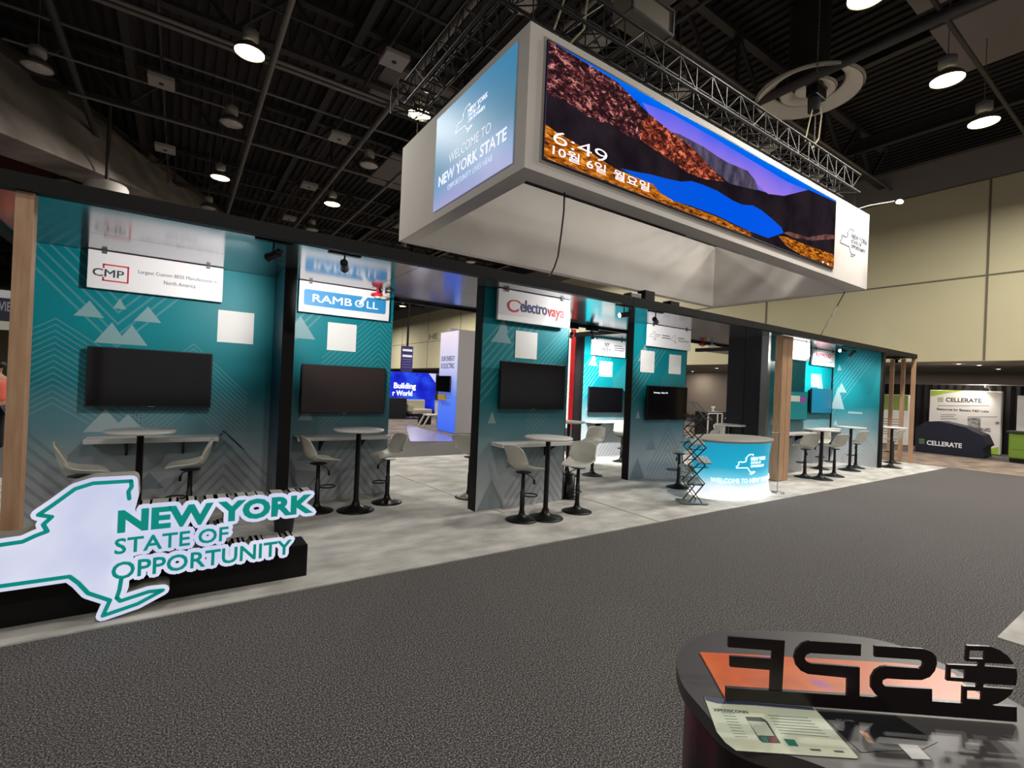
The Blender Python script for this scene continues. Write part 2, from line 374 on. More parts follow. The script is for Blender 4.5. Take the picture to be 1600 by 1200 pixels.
# ------------------------------------------------------------------ high-bay lamps
BULB = mat('lit lamp glass', (255, 250, 225), .4, emit=14, ecol=(255, 240, 190))
GLASS_OFF = noise_mat('unlit ribbed lamp glass', (150, 142, 134), (205, 200, 190), 26, .3, 2)
def make_highbay(lit):
    t = thing('high_bay_lamp', 'lamp', 'ceiling lamp')
    MB().lathe([(.09, .24), (.10, .29), (.155, .30), (.155, .47), (.10, .50), (.03, .52)], n=20).build('driver_housing', mat('lamp housing grey', (140, 136, 130), .5, .3), t, world=False)
    rf = MB().lathe([(.285, .016), (.295, .04), (.26, .11), (.11, .24), (.095, .24), (.25, .11), (.27, .04), (.265, .016)], n=28, caps=False).build('reflector', mat('lamp reflector', (96, 90, 82), .4, .4), t, world=False)
    MB().lathe([(.001, -.005), (.16, 0), (.275, .024), (.275, .04)], n=28, caps=False).build('lens', BULB if lit else GLASS_OFF, rf, world=False, label='glowing lens' if lit else None)
    MB().torus((0, 0, .55), .03, .008, 14, 6).rod((0, 0, .57), (0, 0, 3.18), .010, 6).build('hook', DKM2, t, world=False)
    return t
lit0 = make_highbay(True); off0 = make_highbay(False)
LIT = [((390, 85), 'large lit high bay lamp at upper left, brightest there'), ((344, 279), 'lit high bay lamp above the first wall sign'), ((519, 320), 'lit high bay lamp above the second wall sign'),
       ((655, 181), 'lit high bay lamp touching the left end of the hanging box'), ((1355, -3), 'lit lamp cut by the top edge at right'), ((1480, 127), 'upper lit lamp of the pair above the cream wall'),
       ((1537, 193), 'lower lit lamp of the pair above the cream wall'), ((657, 470), 'tiny distant lit lamp seen through the gap, right one'), ((629, 479), 'tiny distant lit lamp seen through the gap, left one')]
OFF = [((58, 108), 'unlit lamp at far left above the concrete beam'), ((361, 195), 'unlit lamp between the two lit lamps at left'), ((576, 260), 'unlit lamp just left of the hanging box'), ((815, 8), 'unlit lamp behind the top corner of the hanging box'),
       ((487, 360), 'unlit lamp low above the canopy near the second wall'), ((325, 326), 'unlit lamp at the end of the concrete beam'), ((1060, 150), 'unlit lamp above the big screen, left one'), ((1198, 234), 'unlit lamp above the big screen, right one'),
       ((630, 394), 'unlit lamp below the left end of the hanging box'), ((735, 410), 'unlit lamp between hanging box and canopy'), ((101, 286), 'unlit lamp showing only its pale lens over the canopy at left'), ((1270, 279), 'unlit lamp at the right end of the truss')]
LZ = 8.3
def zfor(i, px):  # far lamps hang at the same height; keep all on one level
    return LZ
for i, ((px, py), lab) in enumerate(LIT):
    p = at(px, py, 2, LZ)
    o = lit0 if i == 0 else dup(lit0, p)
    o.location = p; o['label'] = lab; o['group'] = 'lit high bay lamps'
    light('high_bay_light', 'AREA', (p.x, p.y, LZ-.03), LAMP_W*(3.2 if i in (7, 8) else 1), (1, .95, .87), .5, (p.x, p.y, 0))
for i, ((px, py), lab) in enumerate(OFF):
    p = at(px, py, 2, LZ)
    o = off0 if i == 0 else dup(off0, p)
    o.location = p; o['label'] = lab; o['group'] = 'unlit high bay lamps'
for i, (x, y) in enumerate([(-7, -6), (2, -6), (11, -6), (18.3, -4), (-9, 1), (17, 21), (16.5, 31), (18.3, 1.6), (16, 56), (1.0, .4)]):  # cream wall and near counter lamps are unseen extras added to brighten them
    o = dup(lit0, (x, y, LZ), 0, 'lit high bay lamp outside the picture, %s' % ['far left', 'left', 'right', 'far right', 'at the left side', 'added to brighten the far cream wall, nearest', 'added to brighten the far cream wall, second', 'added to brighten the cream wall just past the right edge', 'added to brighten the far cream wall, farthest', 'added as fill right over the near counter', 'over the dark aisle'][i], 'lit high bay lamps')
    light('high_bay_light', 'AREA', (x, y, LZ-.03), LAMP_W*(4.5 if i in (5, 6, 8) else .45 if i == 9 else .95), (1, .96, .91), .5, (x, y, 0))
# downlights in the recess soffit
for i, (px, py) in enumerate([(1530, 570), (1560, 576), (1394, 577), (1120, 575), (1082, 580), (1163, 579), (1498, 568)]):
    p = at(px, py, 2, 3.2)
    t = thing('recessed_downlight', 'small round downlight in the low soffit, %s' % ['above the white backdrop, left', 'above the white backdrop, right', 'left of the wooden slats', 'middle one behind the curved counter', 'left one behind the curved counter', 'right one beside the black panel', 'rearmost above the car'][i], 'downlight', (p.x, p.y, 3.19), group='downlights in the soffit')
    MB().lathe([(.16, 3.2), (.17, 3.185), (.13, 3.18)], (p.x, p.y, 0), 20).build('trim_ring', WHITE, t)
    MB().lathe([(.001, 3.178), (.125, 3.182)], (p.x, p.y, 0), 20).build('lens', mat('warm lit downlight', (255, 240, 215), .4, emit=9), t)
    light('downlight_beam', 'AREA', (p.x, p.y, 3.16), 34, (1, .9, .78), .25, (p.x, p.y, 0))
# round diffuser
p = at(1262, 143, 2, 9.3)
t = thing('ceiling_diffuser', 'large round white ceiling diffuser behind the chain hoist', 'air diffuser', (p.x, p.y, 9.2))
DF = mat('dusty white metal', (225, 218, 205), .6)
MB().lathe([(1.15, 9.22), (1.18, 9.28), (.8, 9.45), (.76, 9.44), (.80, 9.4), (1.13, 9.22)], (p.x, p.y, 0), 48, caps=False).build('outer_ring', DF, t)
MB().lathe([(.60, 9.26), (.62, 9.30), (.34, 9.42), (.33, 9.40), (.58, 9.26)], (p.x, p.y, 0), 40, caps=False).build('middle_ring', DF, t)
MB().lathe([(.001, 9.3), (.26, 9.3), (.28, 9.34), (.1, 9.44)], (p.x, p.y, 0), 32).build('inner_cone', DF, t)
MB().lathe([(.45, 9.5), (.45, 11.4)], (p.x, p.y, 0), 24).build('duct_collar', DKM, t)
# wall lettering far away and strip of the far booth things come later

# ================================================================== THE DISPLAY STAND
CZ = 3.0      # underside of the polished canopy
# canopy: fascia beam, reflective ceiling, rear beam, two rear bays
t = thing('stand_canopy', 'long black canopy with polished underside spanning the whole teal display stand', 'canopy', (7.9, 6.1, CZ))
mb = MB().box((-1.5, 4.85, 2.945), (17.08, 4.95, 3.065))
for x in (2.2, 5.4, 8.6, 11.8, 15): mb.box((x, 4.848, 2.945), (x+.006, 4.85, 3.065))
mb.build('front_fascia', BLACK, t, bevel=.004)
mb = MB()
xs = [-1.5, 2.2, 5.4, 8.6, 11.8, 15, 17.08]
for a, b in zip(xs[:-1], xs[1:]):
    mb.box((a+.003, 4.95, CZ+.001), (b-.003, 6.18, CZ+.04)); mb.box((a+.003, 6.186, CZ+.001), (b-.003, 7.42, CZ+.04))
mb.build('ceiling_panel', MIRR, t, label='polished reflective ceiling panels')
MB().box((-1.5, 7.42, 2.96), (17.08, 7.50, 3.065)).build('rear_beam', BLACK, t)
MB().box((-1.5, 4.95, 2.96), (-1.42, 7.42, 2.999)).build('end_beam', BLACK, t)
MB().box((17.0, 4.95, 2.96), (17.08, 7.42, 2.999)).build('end_beam', BLACK, t)
for x0, x1 in ((7.95, 9.9), (12.8, 14.5)):
    MB().box((x0, 7.5, 2.96), (x0+.1, 9.0, 3.065)).build('cross_beam', BLACK, t)
    MB().box((x0+.1, 7.5, CZ+.001), (x1, 9.0, CZ+.04)).build('ceiling_panel', MIRR, t)
MB().box((1.12, 6.55, 3.041), (3.3, 6.75, 3.05)).build('joint_strip', BLACK, t)

def clip(poly, x0, x1, z0, z1):
    def cut(p, f, g):
        out = []
        for i in range(len(p)):
            a, b = p[i-1], p[i]; ia, ib = f(a) >= 0, f(b) >= 0
            if ia != ib:
                k = f(a)/(f(a)-f(b)); out.append((a[0]+(b[0]-a[0])*k, a[1]+(b[1]-a[1])*k))
            if ib: out.append(b)
        return out
    for f in (lambda p: p[0]-x0, lambda p: x1-p[0], lambda p: p[1]-z0, lambda p: z1-p[1]):
        if len(poly) < 3: return []
        poly = cut(poly, f, None)
    return poly if len(poly) > 2 else []
def nest(cx, cz, n, step, hw, wd, slope=1.0, up=1):
    """nested chevrons with their points at (cx, cz - k step) and arms hw wide"""
    out = []
    for k in range(n):
        z = cz-k*step*up
        for sgn in (-1, 1):
            out.append([(cx, z), (cx+sgn*hw, z-up*slope*hw), (cx+sgn*hw, z-up*slope*hw-up*wd), (cx, z-up*wd)])
    return out
def slashes(x, z, n, step, ln, wd, slope=1.15):
    return [[(x+k*step, z), (x+k*step+wd, z), (x+k*step+wd-ln, z-ln*slope), (x+k*step-ln, z-ln*slope)] for k in range(n)]
def tri(x, z, w, h): return [(x-w/2, z), (x+w/2, z), (x, z+h)]
def print_face(mb, x0, y, W, inks, tris, dark, inkd, U=X, N=-Y):
    O = Vector((x0, y, 0))
    for lst, mi, off in ((inks, 1, .0012), (inkd, 4, .0012), (tris, 2, .0024), (dark, 3, .0024)):
        for kk, q in enumerate(lst):
            q = clip(q, .004, W-.004, .004, CZ-.004)
            if q: mb.prism(q, O+N*(off+(.0003*kk if mi in (2, 3) else 0)), U, Z, N, 0, mi)
def std_print(W):
    inks = slashes(.62, 2.95, 7, .11, 1.5, .034) + nest(W-.02, 2.72, 15, .075, .75, .02, 1.0)
    tris = [tri(.3, 2.28, .34, .24), tri(.32, 2.42, .18, .2), tri(.2, 1.18, .13, .16)]
    dark = [tri(.62, .56, .3, .27), tri(.24, -.06, .52, .48)]
    inkd = nest(W*.70, 1.02, 7, .15, .62, .055, 1.35)
    return inks, tris, dark, inkd
WMATS = [M_PRINT, M_INK, M_TRI, M_TRID, M_INKD]
def display_wall(x0, x1, y, th, label, prt, cap=True, group='teal printed display walls'):
    t = thing('display_wall', label, 'display wall', ((x0+x1)/2, y+th/2, 0), group=group)
    mb = MB().box((x0, y, .012), (x1, y+th, CZ-.002)); print_face(mb, x0, y, x1-x0, *prt)
    mb.box((x0+.002, y-.001, .99), (x1-.002, y-.0002, .994), 3) if False else None
    mb.build('panel', WMATS, t)
    if cap:
        MB().box((x0-.015, y-.004, .012), (x0-.001, y+th+.004, CZ-.002)).build('end_cap', BLACK, t)
        MB().box((x1+.001, y-.004, .012), (x1+.012, y+th+.004, CZ-.002)).build('end_cap', SCRIM, t)
    return t
# 1 wide wall at left
W = 2.45
inks = nest(.33, 2.22, 15, .065, .8, .018, .72) + nest(.85, 1.93, 9, .13, 1.3, .035, 1.12, up=-1) + nest(1.58, 2.05, 14, .06, .6, .018, 1.0)
inkd = nest(.15, 1.0, 8, .14, .7, .05, 1.1) + nest(1.95, 1.0, 8, .14, .6, .05, 1.2)
tris = [tri(.80, 1.98, .3, .24), tri(.98, 1.98, .3, .23), tri(.60, 2.26, .26, .18), tri(1.12, 2.26, .26, .18), tri(.86, 2.38, .12, .12), tri(.78, .98, .38, .26), tri(.98, .98, .34, .2)]
display_wall(-1.45, 1.0, 7.1, .12, 'widest teal printed wall at the left end of the stand', (inks, tris, [tri(1.2, .3, .3, .2)], inkd), cap=False)
# short return wall with its black edge
t = thing('return_wall', 'narrow dark return wall with black edge between first and second bays', 'display wall', (1.06, 6.7, 0))
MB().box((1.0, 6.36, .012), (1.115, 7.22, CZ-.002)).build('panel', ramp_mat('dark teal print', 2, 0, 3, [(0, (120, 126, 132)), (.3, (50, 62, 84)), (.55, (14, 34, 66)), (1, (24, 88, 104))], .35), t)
MB().box((.995, 6.34, .012), (1.13, 6.359, CZ-.002)).build('edge_post', BLACK, t)
MB().box((1.1155, 6.36, .012), (1.13, 7.098, CZ-.002)).build('side_skin', BLACK, t)
p2 = std_print(1.55)
p2b = (slashes(.45, 2.95, 4, .11, 1.2, .034)+nest(1.30, 2.78, 16, .075, .8, .02, 1.0), [tri(.2, 2.22, .4, .3), tri(.32, 1.1, .2, .2)], [tri(.42, .55, .4, .22), tri(.12, .2, .3, .25)], nest(1.02, 1.05, 7, .15, .62, .055, 1.35))
display_wall(1.131, 2.63, 7.1, .14, 'teal printed wall of the second bay, behind the blue name sign', p2b, cap=False)
display_wall(3.3, 4.80, 5.56, .17, 'teal printed wall of the third bay, standing nearest the carpet edge', p2)
display_wall(7.06, 8.68, 6.30, .15, 'teal printed wall left of the curved counter, with two white cards', std_print(1.62))
display_wall(8.12, 9.9, 8.80, .15, 'brightly lit teal wall set deep behind the third bay', std_print(1.78))
display_wall(10.43, 12.05, 5.5, .10, 'dark teal wall behind the thick wooden post', (slashes(.8, 2.6, 6, .12, 1.0, .03), [tri(.35, 2.25, .34, .3), tri(.2, 1.1, .14, .18)], [], nest(1.3, .9, 6, .15, .6, .05, 1.3)), cap=False)
display_wall(12.9, 14.74, 6.05, .12, 'brightly lit teal wall with the red lettered sign, right part of the stand', ([], [tri(.2, 2.3, .1, .12), tri(1.2, 1.6, .6, .8)], [tri(.2, 2.05, .1, .12)], []), cap=False)
# storage closet left side: black satin panels
t = thing('closet_wall', 'black satin closet wall behind the curved counter', 'closet wall', (10.4, 6.0, 0))
MB().box((10.41, 5.62, .012), (12.05, 6.42, CZ-.002)).build('side_panel', SCRIM, t)
MB().box((10.33, 5.47, .012), (10.425, 5.62, CZ-.002)).build('edge_post', GREYM, t, label='silver edge post')
MB().box((10.38, 5.62, .012), (10.409, 5.98, CZ-.002)).box((10.38, 6.02, .012), (10.409, 6.42, CZ-.002)).build('front_panel', mat('black laminate sheen', (34, 33, 36), .25), t)
# end wall facing left
t = thing('end_wall', 'teal printed end wall turned sideways near the wooden slats', 'display wall', (14.86, 5.4, 0))
mb = MB().box((14.78, 4.93, .012), (14.9, 6.05, CZ-.002))
Wd = 1.12
print_face(mb, 0, 0, Wd, slashes(.45, 2.95, 8, .085, 1.1, .022, 1.6), [tri(.17, 2.5, .12, .16), tri(.24, 1.9, .26, .26), tri(.13, .9+.1, .12, .16), [(.42, 1.35), (.75, 1.35), (.75, 1.4), (.42, 1.4)]], [], nest(.75, .85, 8, .1, .5, .035, 1.5), U=X, N=-Y) if False else None
O = Vector((14.78, 6.05, 0))
for lst, mi in ((slashes(.45, 2.95, 8, .085, 1.1, .022, 1.6), 1), (nest(.78, .85, 8, .1, .5, .035, 1.5), 4), ([tri(.17, 2.5, .12, .16), tri(.24, 1.9, .26, .26), tri(.13, 1.0, .12, .16), tri(.16, 1.45, .34, .6), [(.42, 1.35), (.75, 1.35), (.75, 1.4), (.42, 1.4)]], 2)):
    for kk, q in enumerate(lst):
        q = clip(q, .004, Wd-.004, .004, CZ-.01)
        if q: mb.prism(q, O-X*(.0012*(1+(mi == 2))+(.0004*kk if mi == 2 else 0)), -Y, Z, -X, 0, mi)
mb.build('panel', WMATS, t)
MB().box((14.76, 4.88, .012), (14.92, 4.929, CZ-.06)).build('edge_post', BLACK, t)
MB().box((14.755, 6.05, .012), (14.775, 6.049-.03, CZ-.06)).build('corner_trim', BLACK, t)

# wooden posts
def wood_post(x, y, wx, wy, label):
    t = thing('wooden_post', label, 'post', (x, y, 0), group='pale wooden posts along the stand')
    MB().box((x-wx/2, y-wy/2, .02), (x+wx/2, y+wy/2, 2.945)).build('shaft', WOOD, t, bevel=.004)
    MB().box((x-wx/2-.004, y-wy/2-.004, .0115), (x+wx/2+.004, y+wy/2+.004, .02)).build('foot_plate', GREYM, t)
wood_post(-.965, 4.95, .10, .12, 'pale wooden post at the far left end of the stand')
t = thing('wooden_post', 'thick grooved wooden post beside the curved counter', 'post', (10.15, 5.0, 0), group='pale wooden posts along the stand')
MB().box((9.93, 4.97, .02), (10.12, 5.12, 2.945)).box((10.135, 4.97, .02), (10.33, 5.12, 2.945)).build('shaft', WOOD, t, bevel=.006)
MB().box((9.97, 4.985, .0115), (10.3, 5.11, 2.9)).build('core', mat('dark groove wood', (96, 66, 44), .6), t)
for i, y in enumerate((4.90, 5.14, 5.40)): wood_post(17.0, y, .08, .09, 'slim wooden slat post at the right end of the stand, %s' % ['nearest the aisle', 'middle of three', 'farthest of three'][i])

# signs, screens, cards, shelves
CLIPM = mat('grey sign clip', (96, 96, 100), .5, .5)
def sign(x0, x1, y, label, z0=2.575, z1=2.992, lit=None, drop=.10):
    t = thing('sign_board', label, 'sign', ((x0+x1)/2, y-drop, z0), group='white name signs under the canopy')
    MB().box((x0, y-drop, z0), (x1, y-drop+.045, z1)).build('board', lit or WHITEB, t, bevel=.003)
    for x in (x0+.14, x1-.16): MB().box((x-.02, y-drop-.012, z1-.03), (x+.02, y-drop-.0005, z1+.006)).build('clip', CLIPM, t)
    MB().box((x0+.1, y-drop+.046, z0+.1), (x0+.16, y-.003, z0+.3)).box((x1-.16, y-drop+.046, z0+.1), (x1-.1, y-.003, z0+.3)).build('stand_off', BLKM, t)
    return t.children[0], y-drop
def bars(t, rows, y, M, name='small_print'):
    mb = MB()
    for x0, x1, z, h in rows: mb.box((x0, y-.002, z), (x1, y-.0003, z+h))
    mb.build(name, M, t)
t, y = sign(-.87, .40, 7.1, 'white sign on the widest wall with a red and black three letter logo')
MB().text('CMP', (-.825, y, 2.71), X, Z, -Y, .27, .085, .003, bold=.008).build('lettering', TXT_DK, t)
mb = MB(); f = .014
for a, b in (((-.735, 2.845), (-.52, 2.845)), ((-.52, 2.845), (-.52, 2.67)), ((-.52, 2.67), (-.735, 2.67)), ((-.735, 2.845), (-.735, 2.81)), ((-.735, 2.67), (-.735, 2.70))):
    mb.box((min(a[0], b[0])-f/2, y-.003, min(a[1], b[1])-f/2), (max(a[0], b[0])+f/2, y-.0003, max(a[1], b[1])+f/2))
mb.build('logo_frame', RED, t)
MB().text('Largest Custom BESS Manufacturer in', (-.43, y, 2.785), X, Z, -Y, .77, .05).build('tagline', TXT_DK, t); MB().text('North America', (-.19, y, 2.705), X, Z, -Y, .31, .045).build('tagline', TXT_DK, t)
t, y = sign(1.28, 2.53, 7.1, 'white sign with a rounded blue panel and white lettering, second bay')
mb = MB(); R_ = .03; x0, x1, z0, z1 = 1.34, 2.475, 2.67, 2.885
pts = [(cx+R_*math.cos(a), cz+R_*math.sin(a)) for cx, cz, a0 in ((x1-R_, z1-R_, 0), (x0+R_, z1-R_, PI/2), (x0+R_, z0+R_, PI), (x1-R_, z0+R_, 1.5*PI)) for a in [a0+PI/2*k/4 for k in range(5)]]
mb.prism(pts, (0, y, 0), X, Z, -Y, .003).build('logo_panel', BLUEV, t)
MB().text('RAMB', (1.45, y-.003, 2.725), X, Z, -Y, .53, .105, .003, bold=.012).text('O', (2.02, y-.003, 2.725), X, Z, -Y, .13, .105, .003, bold=.012).text('LL', (2.19, y-.003, 2.725), X, Z, -Y, .17, .105, .003, bold=.012)\
    .prism([(2.07, 2.77), (2.10, 2.755), (2.20, 2.885), (2.13, 2.885)], (0, y-.003, 0), X, Z, -Y, .0032).build('lettering', TXT_W, t)
t, y = sign(3.46, 4.72, 5.56, 'white sign of the third bay with navy and red lower case lettering')
MB().text('electro', (3.83, y, 2.72), X, Z, -Y, .46, .165, .003, bold=.01).build('lettering', mat('navy violet vinyl', (44, 38, 120), .5), t)
MB().text('vaya', (4.30, y, 2.665), X, Z, -Y, .31, .155, .003, bold=.01).build('lettering', mat('warm red vinyl', (222, 40, 50), .5), t)
mb = MB(); pts = []
for k in range(15):
    a = math.radians(40+20*k); pts.append((3.72+.095*math.cos(a)+(.03 if k < 4 else 0), 2.785+.075*math.sin(a)))
mb.stroke(pts, .018, (0, y, 0), X, Z, -Y, .003); mb.stroke(pts[6:], .026, (0, y, 0), X, Z, -Y, .0034); mb.build('logo_swirl', RED, t)
t, y = sign(7.34, 8.66, 6.30, 'white sign with tiny grey state logos, left of the curved counter')
def ny_outline(x, z, s):  # recognisable outline of New York State; s metres per degree of latitude
    LL = [(-79.76, 42.27), (-79.76, 42.0), (-75.35, 42.0), (-75.05, 41.75), (-74.7, 41.36), (-73.92, 41.0), (-74.15, 40.52), (-73.9, 40.56), (-72.9, 40.72), (-71.95, 41.05), (-72.5, 41.08), (-73.55, 40.92), (-73.68, 41.05), (-73.52, 41.35),
          (-73.5, 42.05), (-73.27, 42.75), (-73.25, 43.55), (-73.42, 44.0), (-73.3, 44.5), (-73.35, 45.0), (-74.7, 45.0), (-75.3, 44.85), (-76.0, 44.38), (-76.45, 44.1), (-76.02, 44.0), (-76.28, 43.78), (-76.14, 43.55), (-76.5, 43.45), (-76.9, 43.3), (-77.6, 43.27), (-78.3, 43.37), (-79.05, 43.27), (-79.02, 43.0), (-78.87, 42.85), (-79.3, 42.5)]
    return [(x+(lo+74.15)*.737*s, z+(la-40.52)*s) for lo, la in LL]
mb = MB().stroke(ny_outline(7.52, 2.70, .035), .006, (0, y, 0), X, Z, -Y, .002, closed=True, n=4).stroke(ny_outline(8.14, 2.69, .035), .006, (0, y, 0), X, Z, -Y, .002, closed=True, n=4)
mb.build('state_outline', TXT_G, t)
bars(t, [(7.56, 7.70, 2.80, .014), (7.56, 7.66, 2.765, .01), (7.75, 7.98, 2.80, .02), (7.75, 7.99, 2.755, .02), (8.24, 8.44, 2.79, .02), (8.24, 8.62, 2.755, .01), (8.24, 8.58, 2.73, .01)], y, TXT_G)
a = at(926, 532, 1, 8.7); b = at(977, 558, 1, 8.7)
t, y = sign(a.x, b.x, 8.80, 'white sign on the deep lit wall with bold stacked black letters', z0=2.54, z1=2.96)
MB().text('NY', (a.x+.42, y, 2.775), X, Z, -Y, .17, .10, .003, bold=.012).build('lettering', TXT_DK, t); MB().text('BES+', (a.x+.32, y, 2.655), X, Z, -Y, .32, .10, .003, bold=.012).build('lettering', TXT_DK, t)
bars(t, [(a.x+.75, a.x+1.05, 2.81, .022), (a.x+.75, a.x+1.12, 2.755, .022), (a.x+.75, a.x+1.1, 2.70, .022)], y, TXT_G)
t, y = sign(10.80, 12.0, 5.5, 'blank overexposed white sign partly behind the thick wooden post', z0=2.56, lit=mat('glowing overexposed sign face', (250, 248, 244), .4, emit=.25))  # faint glow put into the face for its overexposed white
t, y = sign(13.40, 14.66, 6.05, 'white sign with red capital lettering in the right bay')
MB().text('RAYMOND', (13.57, y, 2.79), X, Z, -Y, .84, .11, .003, bold=.012).build('lettering', mat('crimson vinyl', (222, 20, 60), .5), t)
bars(t, [(13.95, 14.5, 2.68, .018), (13.6, 13.66, 2.66, .05)], y, TXT_G)

def tv(x0, x1, z0, z1, y, label, scr=None):
    t = thing('flat_screen', label, 'screen', ((x0+x1)/2, y-.09, z0), group='flat screens on the walls')
    MB().box((x0, y-.10, z0), (x1, y-.055, z1)).build('housing', BEZEL, t, bevel=.004)
    hs = t.children[0]
    MB().box((x0+.012, y-.1025, z0+.016), (x1-.012, y-.1002, z1-.012)).build('screen_glass', scr or SCREEN, t)
    MB().box((x0+.35, y-.054, z0+.15), (x1-.35, y-.003, z1-.15)).build('wall_mount', BLKM, t)
    MB().box(((x0+x1)/2-.03, y-.1035, z0+.004), ((x0+x1)/2+.03, y-.1001, z0+.011)).build('badge', GREYM, hs)
    return t
tv(-.84, .33, 1.27, 1.935, 7.1, 'black flat screen on the widest wall at left')
tv(1.36, 2.52, 1.205, 1.875, 7.1, 'glossy flat screen with reflected lamps, second bay', mat('switched off brownish screen', (38, 26, 24), .22, spec=.8))
tv(3.55, 4.69, 1.375, 2.03, 5.56, 'black flat screen on the third bay wall')
t = tv(7.4, 8.62, 1.15, 1.82, 6.3, 'dark flat screen with a small white line of text')
MB().text('Samsung - Clear TV', (7.57, 6.3-.103, 1.665), X, Z, -Y, .42, .035, .001, bold=.03).build('screen_text', mat('glowing white text', (235, 235, 240), .5, emit=.8), t)
a = at(921, 604, 1, 8.7); b = at(972, 645, 1, 8.7)
tv(a.x, b.x, b.z, a.z, 8.8, 'black flat screen on the deep lit wall')
t = tv(10.75, 11.98, 1.2, 1.85, 5.5, 'teal glowing screen behind the thick wooden post', mat('teal lit screen', (20, 128, 134), .4, emit=.35))
MB().box((10.8, 5.3965, 1.62), (11.45, 5.398, 1.75)).box((11.45, 5.3965, 1.62), (11.62, 5.398, 1.75)).build('screen_banner', mat('pale screen banner', (200, 205, 190), .5, emit=.3), t)
MB().box((11.64, 5.3965, 1.60), (11.88, 5.398, 1.74)).build('screen_tile', mat('purple screen tile', (140, 60, 150), .5, emit=.4), t)
tv(13.42, 14.58, 1.32, 1.97, 6.05, 'deep teal screen under the red lettered sign', ramp_mat('teal screen picture', 2, 1.3, 2, [(0, (14, 84, 110)), (1, (8, 62, 84))], .3, emit=.5))

def card(x0, x1, z0, z1, y, label):
    o = MB().box((x0, y-.006, z0), (x1, y-.0005, z1)).build('wall_card', CARD); tag(o, label, 'card', 'white square cards on the walls')
card(.37, .77, 2.09, 2.49, 7.1, 'white square card right of the sign on the widest wall')
card(1.69, 2.09, 2.09, 2.48, 7.1, 'white square card above the glossy brownish screen')
card(3.83, 4.21, 2.09, 2.47, 5.56, 'white square card above the third bay screen')
card(7.27, 7.67, 2.07, 2.49, 6.3, 'left of the two white cards under the small logo sign')
card(8.12, 8.5, 2.08, 2.47, 6.3, 'right of the two white cards under the small logo sign')
a = at(937, 564, 1, 8.8); b = at(956, 589, 1, 8.8); card(a.x, b.x, b.z, a.z, 8.8, 'white card above the screen on the deep lit wall')
a = at(1268, 584, 1, 6.05); b = at(1279, 605, 1, 6.05); card(a.x, b.x, b.z, a.z, 6.05, 'narrow white card under the red lettered sign')

def shelf(x0, x1, z, y, label, d=.30):
    t = thing('wall_shelf', label, 'shelf', ((x0+x1)/2, y-d/2, z), group='white counter shelves on the walls')
    MB().box((x0, y-d, z-.05), (x1, y-.003, z)).build('board', TOPW, t, bevel=.004)
    for x in (x0+.35, x1-.35): MB().box((x-.012, y-.02, z-.22), (x+.012, y-.003, z-.051)).hexa([(x-.008, y-.24, z-.07), (x+.008, y-.24, z-.07), (x+.008, y-.02, z-.2), (x-.008, y-.02, z-.2), (x-.008, y-.24, z-.051), (x+.008, y-.24, z-.051), (x+.008, y-.02, z-.051), (x-.008, y-.02, z-.051)]).build('bracket', BLKM, t)
shelf(-.82, .42, .93, 7.1, 'white wall shelf under the black screen at left')
shelf(1.30, 2.56, .90, 7.1, 'white wall shelf under the glossy brownish screen')
shelf(3.50, 4.78, .93, 5.56, 'white wall shelf on the third bay wall')
shelf(8.25, 9.7, .93, 8.8, 'white shelf on the deep lit wall')
shelf(10.75, 12.04, .93, 5.5, 'white shelf behind the thick wooden post')
shelf(13.3, 14.7, .93, 6.05, 'white shelf under the deep teal screen')

# ------------------------------------------------------------------ furniture
def table_at(x, y, label):
    t = thing('bar_table', label, 'table', (x, y, .011), group='round white bar tables'); return t
def make_table():
    t = table_at(0, 0, 'bar table')
    MB().lathe([(.30, 1.02), (.315, 1.028), (.315, 1.042), (.305, 1.05), (.001, 1.05)], n=40).lathe([(.001, 1.02), (.30, 1.02)], n=40).build('table_top', TOPW, t, world=False)
    MB().lathe([(.032, .05), (.032, 1.0), (.1, 1.005), (.1, 1.019)], n=20).build('column', BLKM, t, world=False)
    MB().lathe([(.232, 0), (.235, .008), (.2, .02), (.12, .04), (.06, .07), (.045, .1), (.04, .13)], n=36).build('base', BLKM, t, world=False)
    return t
TB = make_table()
def shell_mesh():
    prof = [(-.215, .955, .17, .00), (-.205, .90, .195, .012), (-.19, .82, .20, .03), (-.17, .74, .205, .05), (-.14, .68, .205, .06), (-.09, .645, .205, .05), (-.02, .632, .205, .04), (.08, .632, .20, .03), (.17, .638, .19, .015), (.225, .632, .165, .0)]
    n = 9; vs = []; fs = []
    for y, z, hw, c in prof:
        for j in range(n):
            u = -1+2*j/(n-1); k = abs(u)**2.4
            back = z > .7
            vs.append(((y+(c*k*1.6 if back else 0)), u*hw, z+(c*k*1.3 if not back else 0)-(.03*k if z > .94 else 0)))
    for i in range(len(prof)-1):
        for j in range(n-1): fs.append((i*n+j, i*n+j+1, (i+1)*n+j+1, (i+1)*n+j))
    me = bpy.data.meshes.new('seat_shell'); me.from_pydata(vs, [], fs); me.materials.append(SHELL)
    me.polygons.foreach_set('use_smooth', [True]*len(fs)); return me
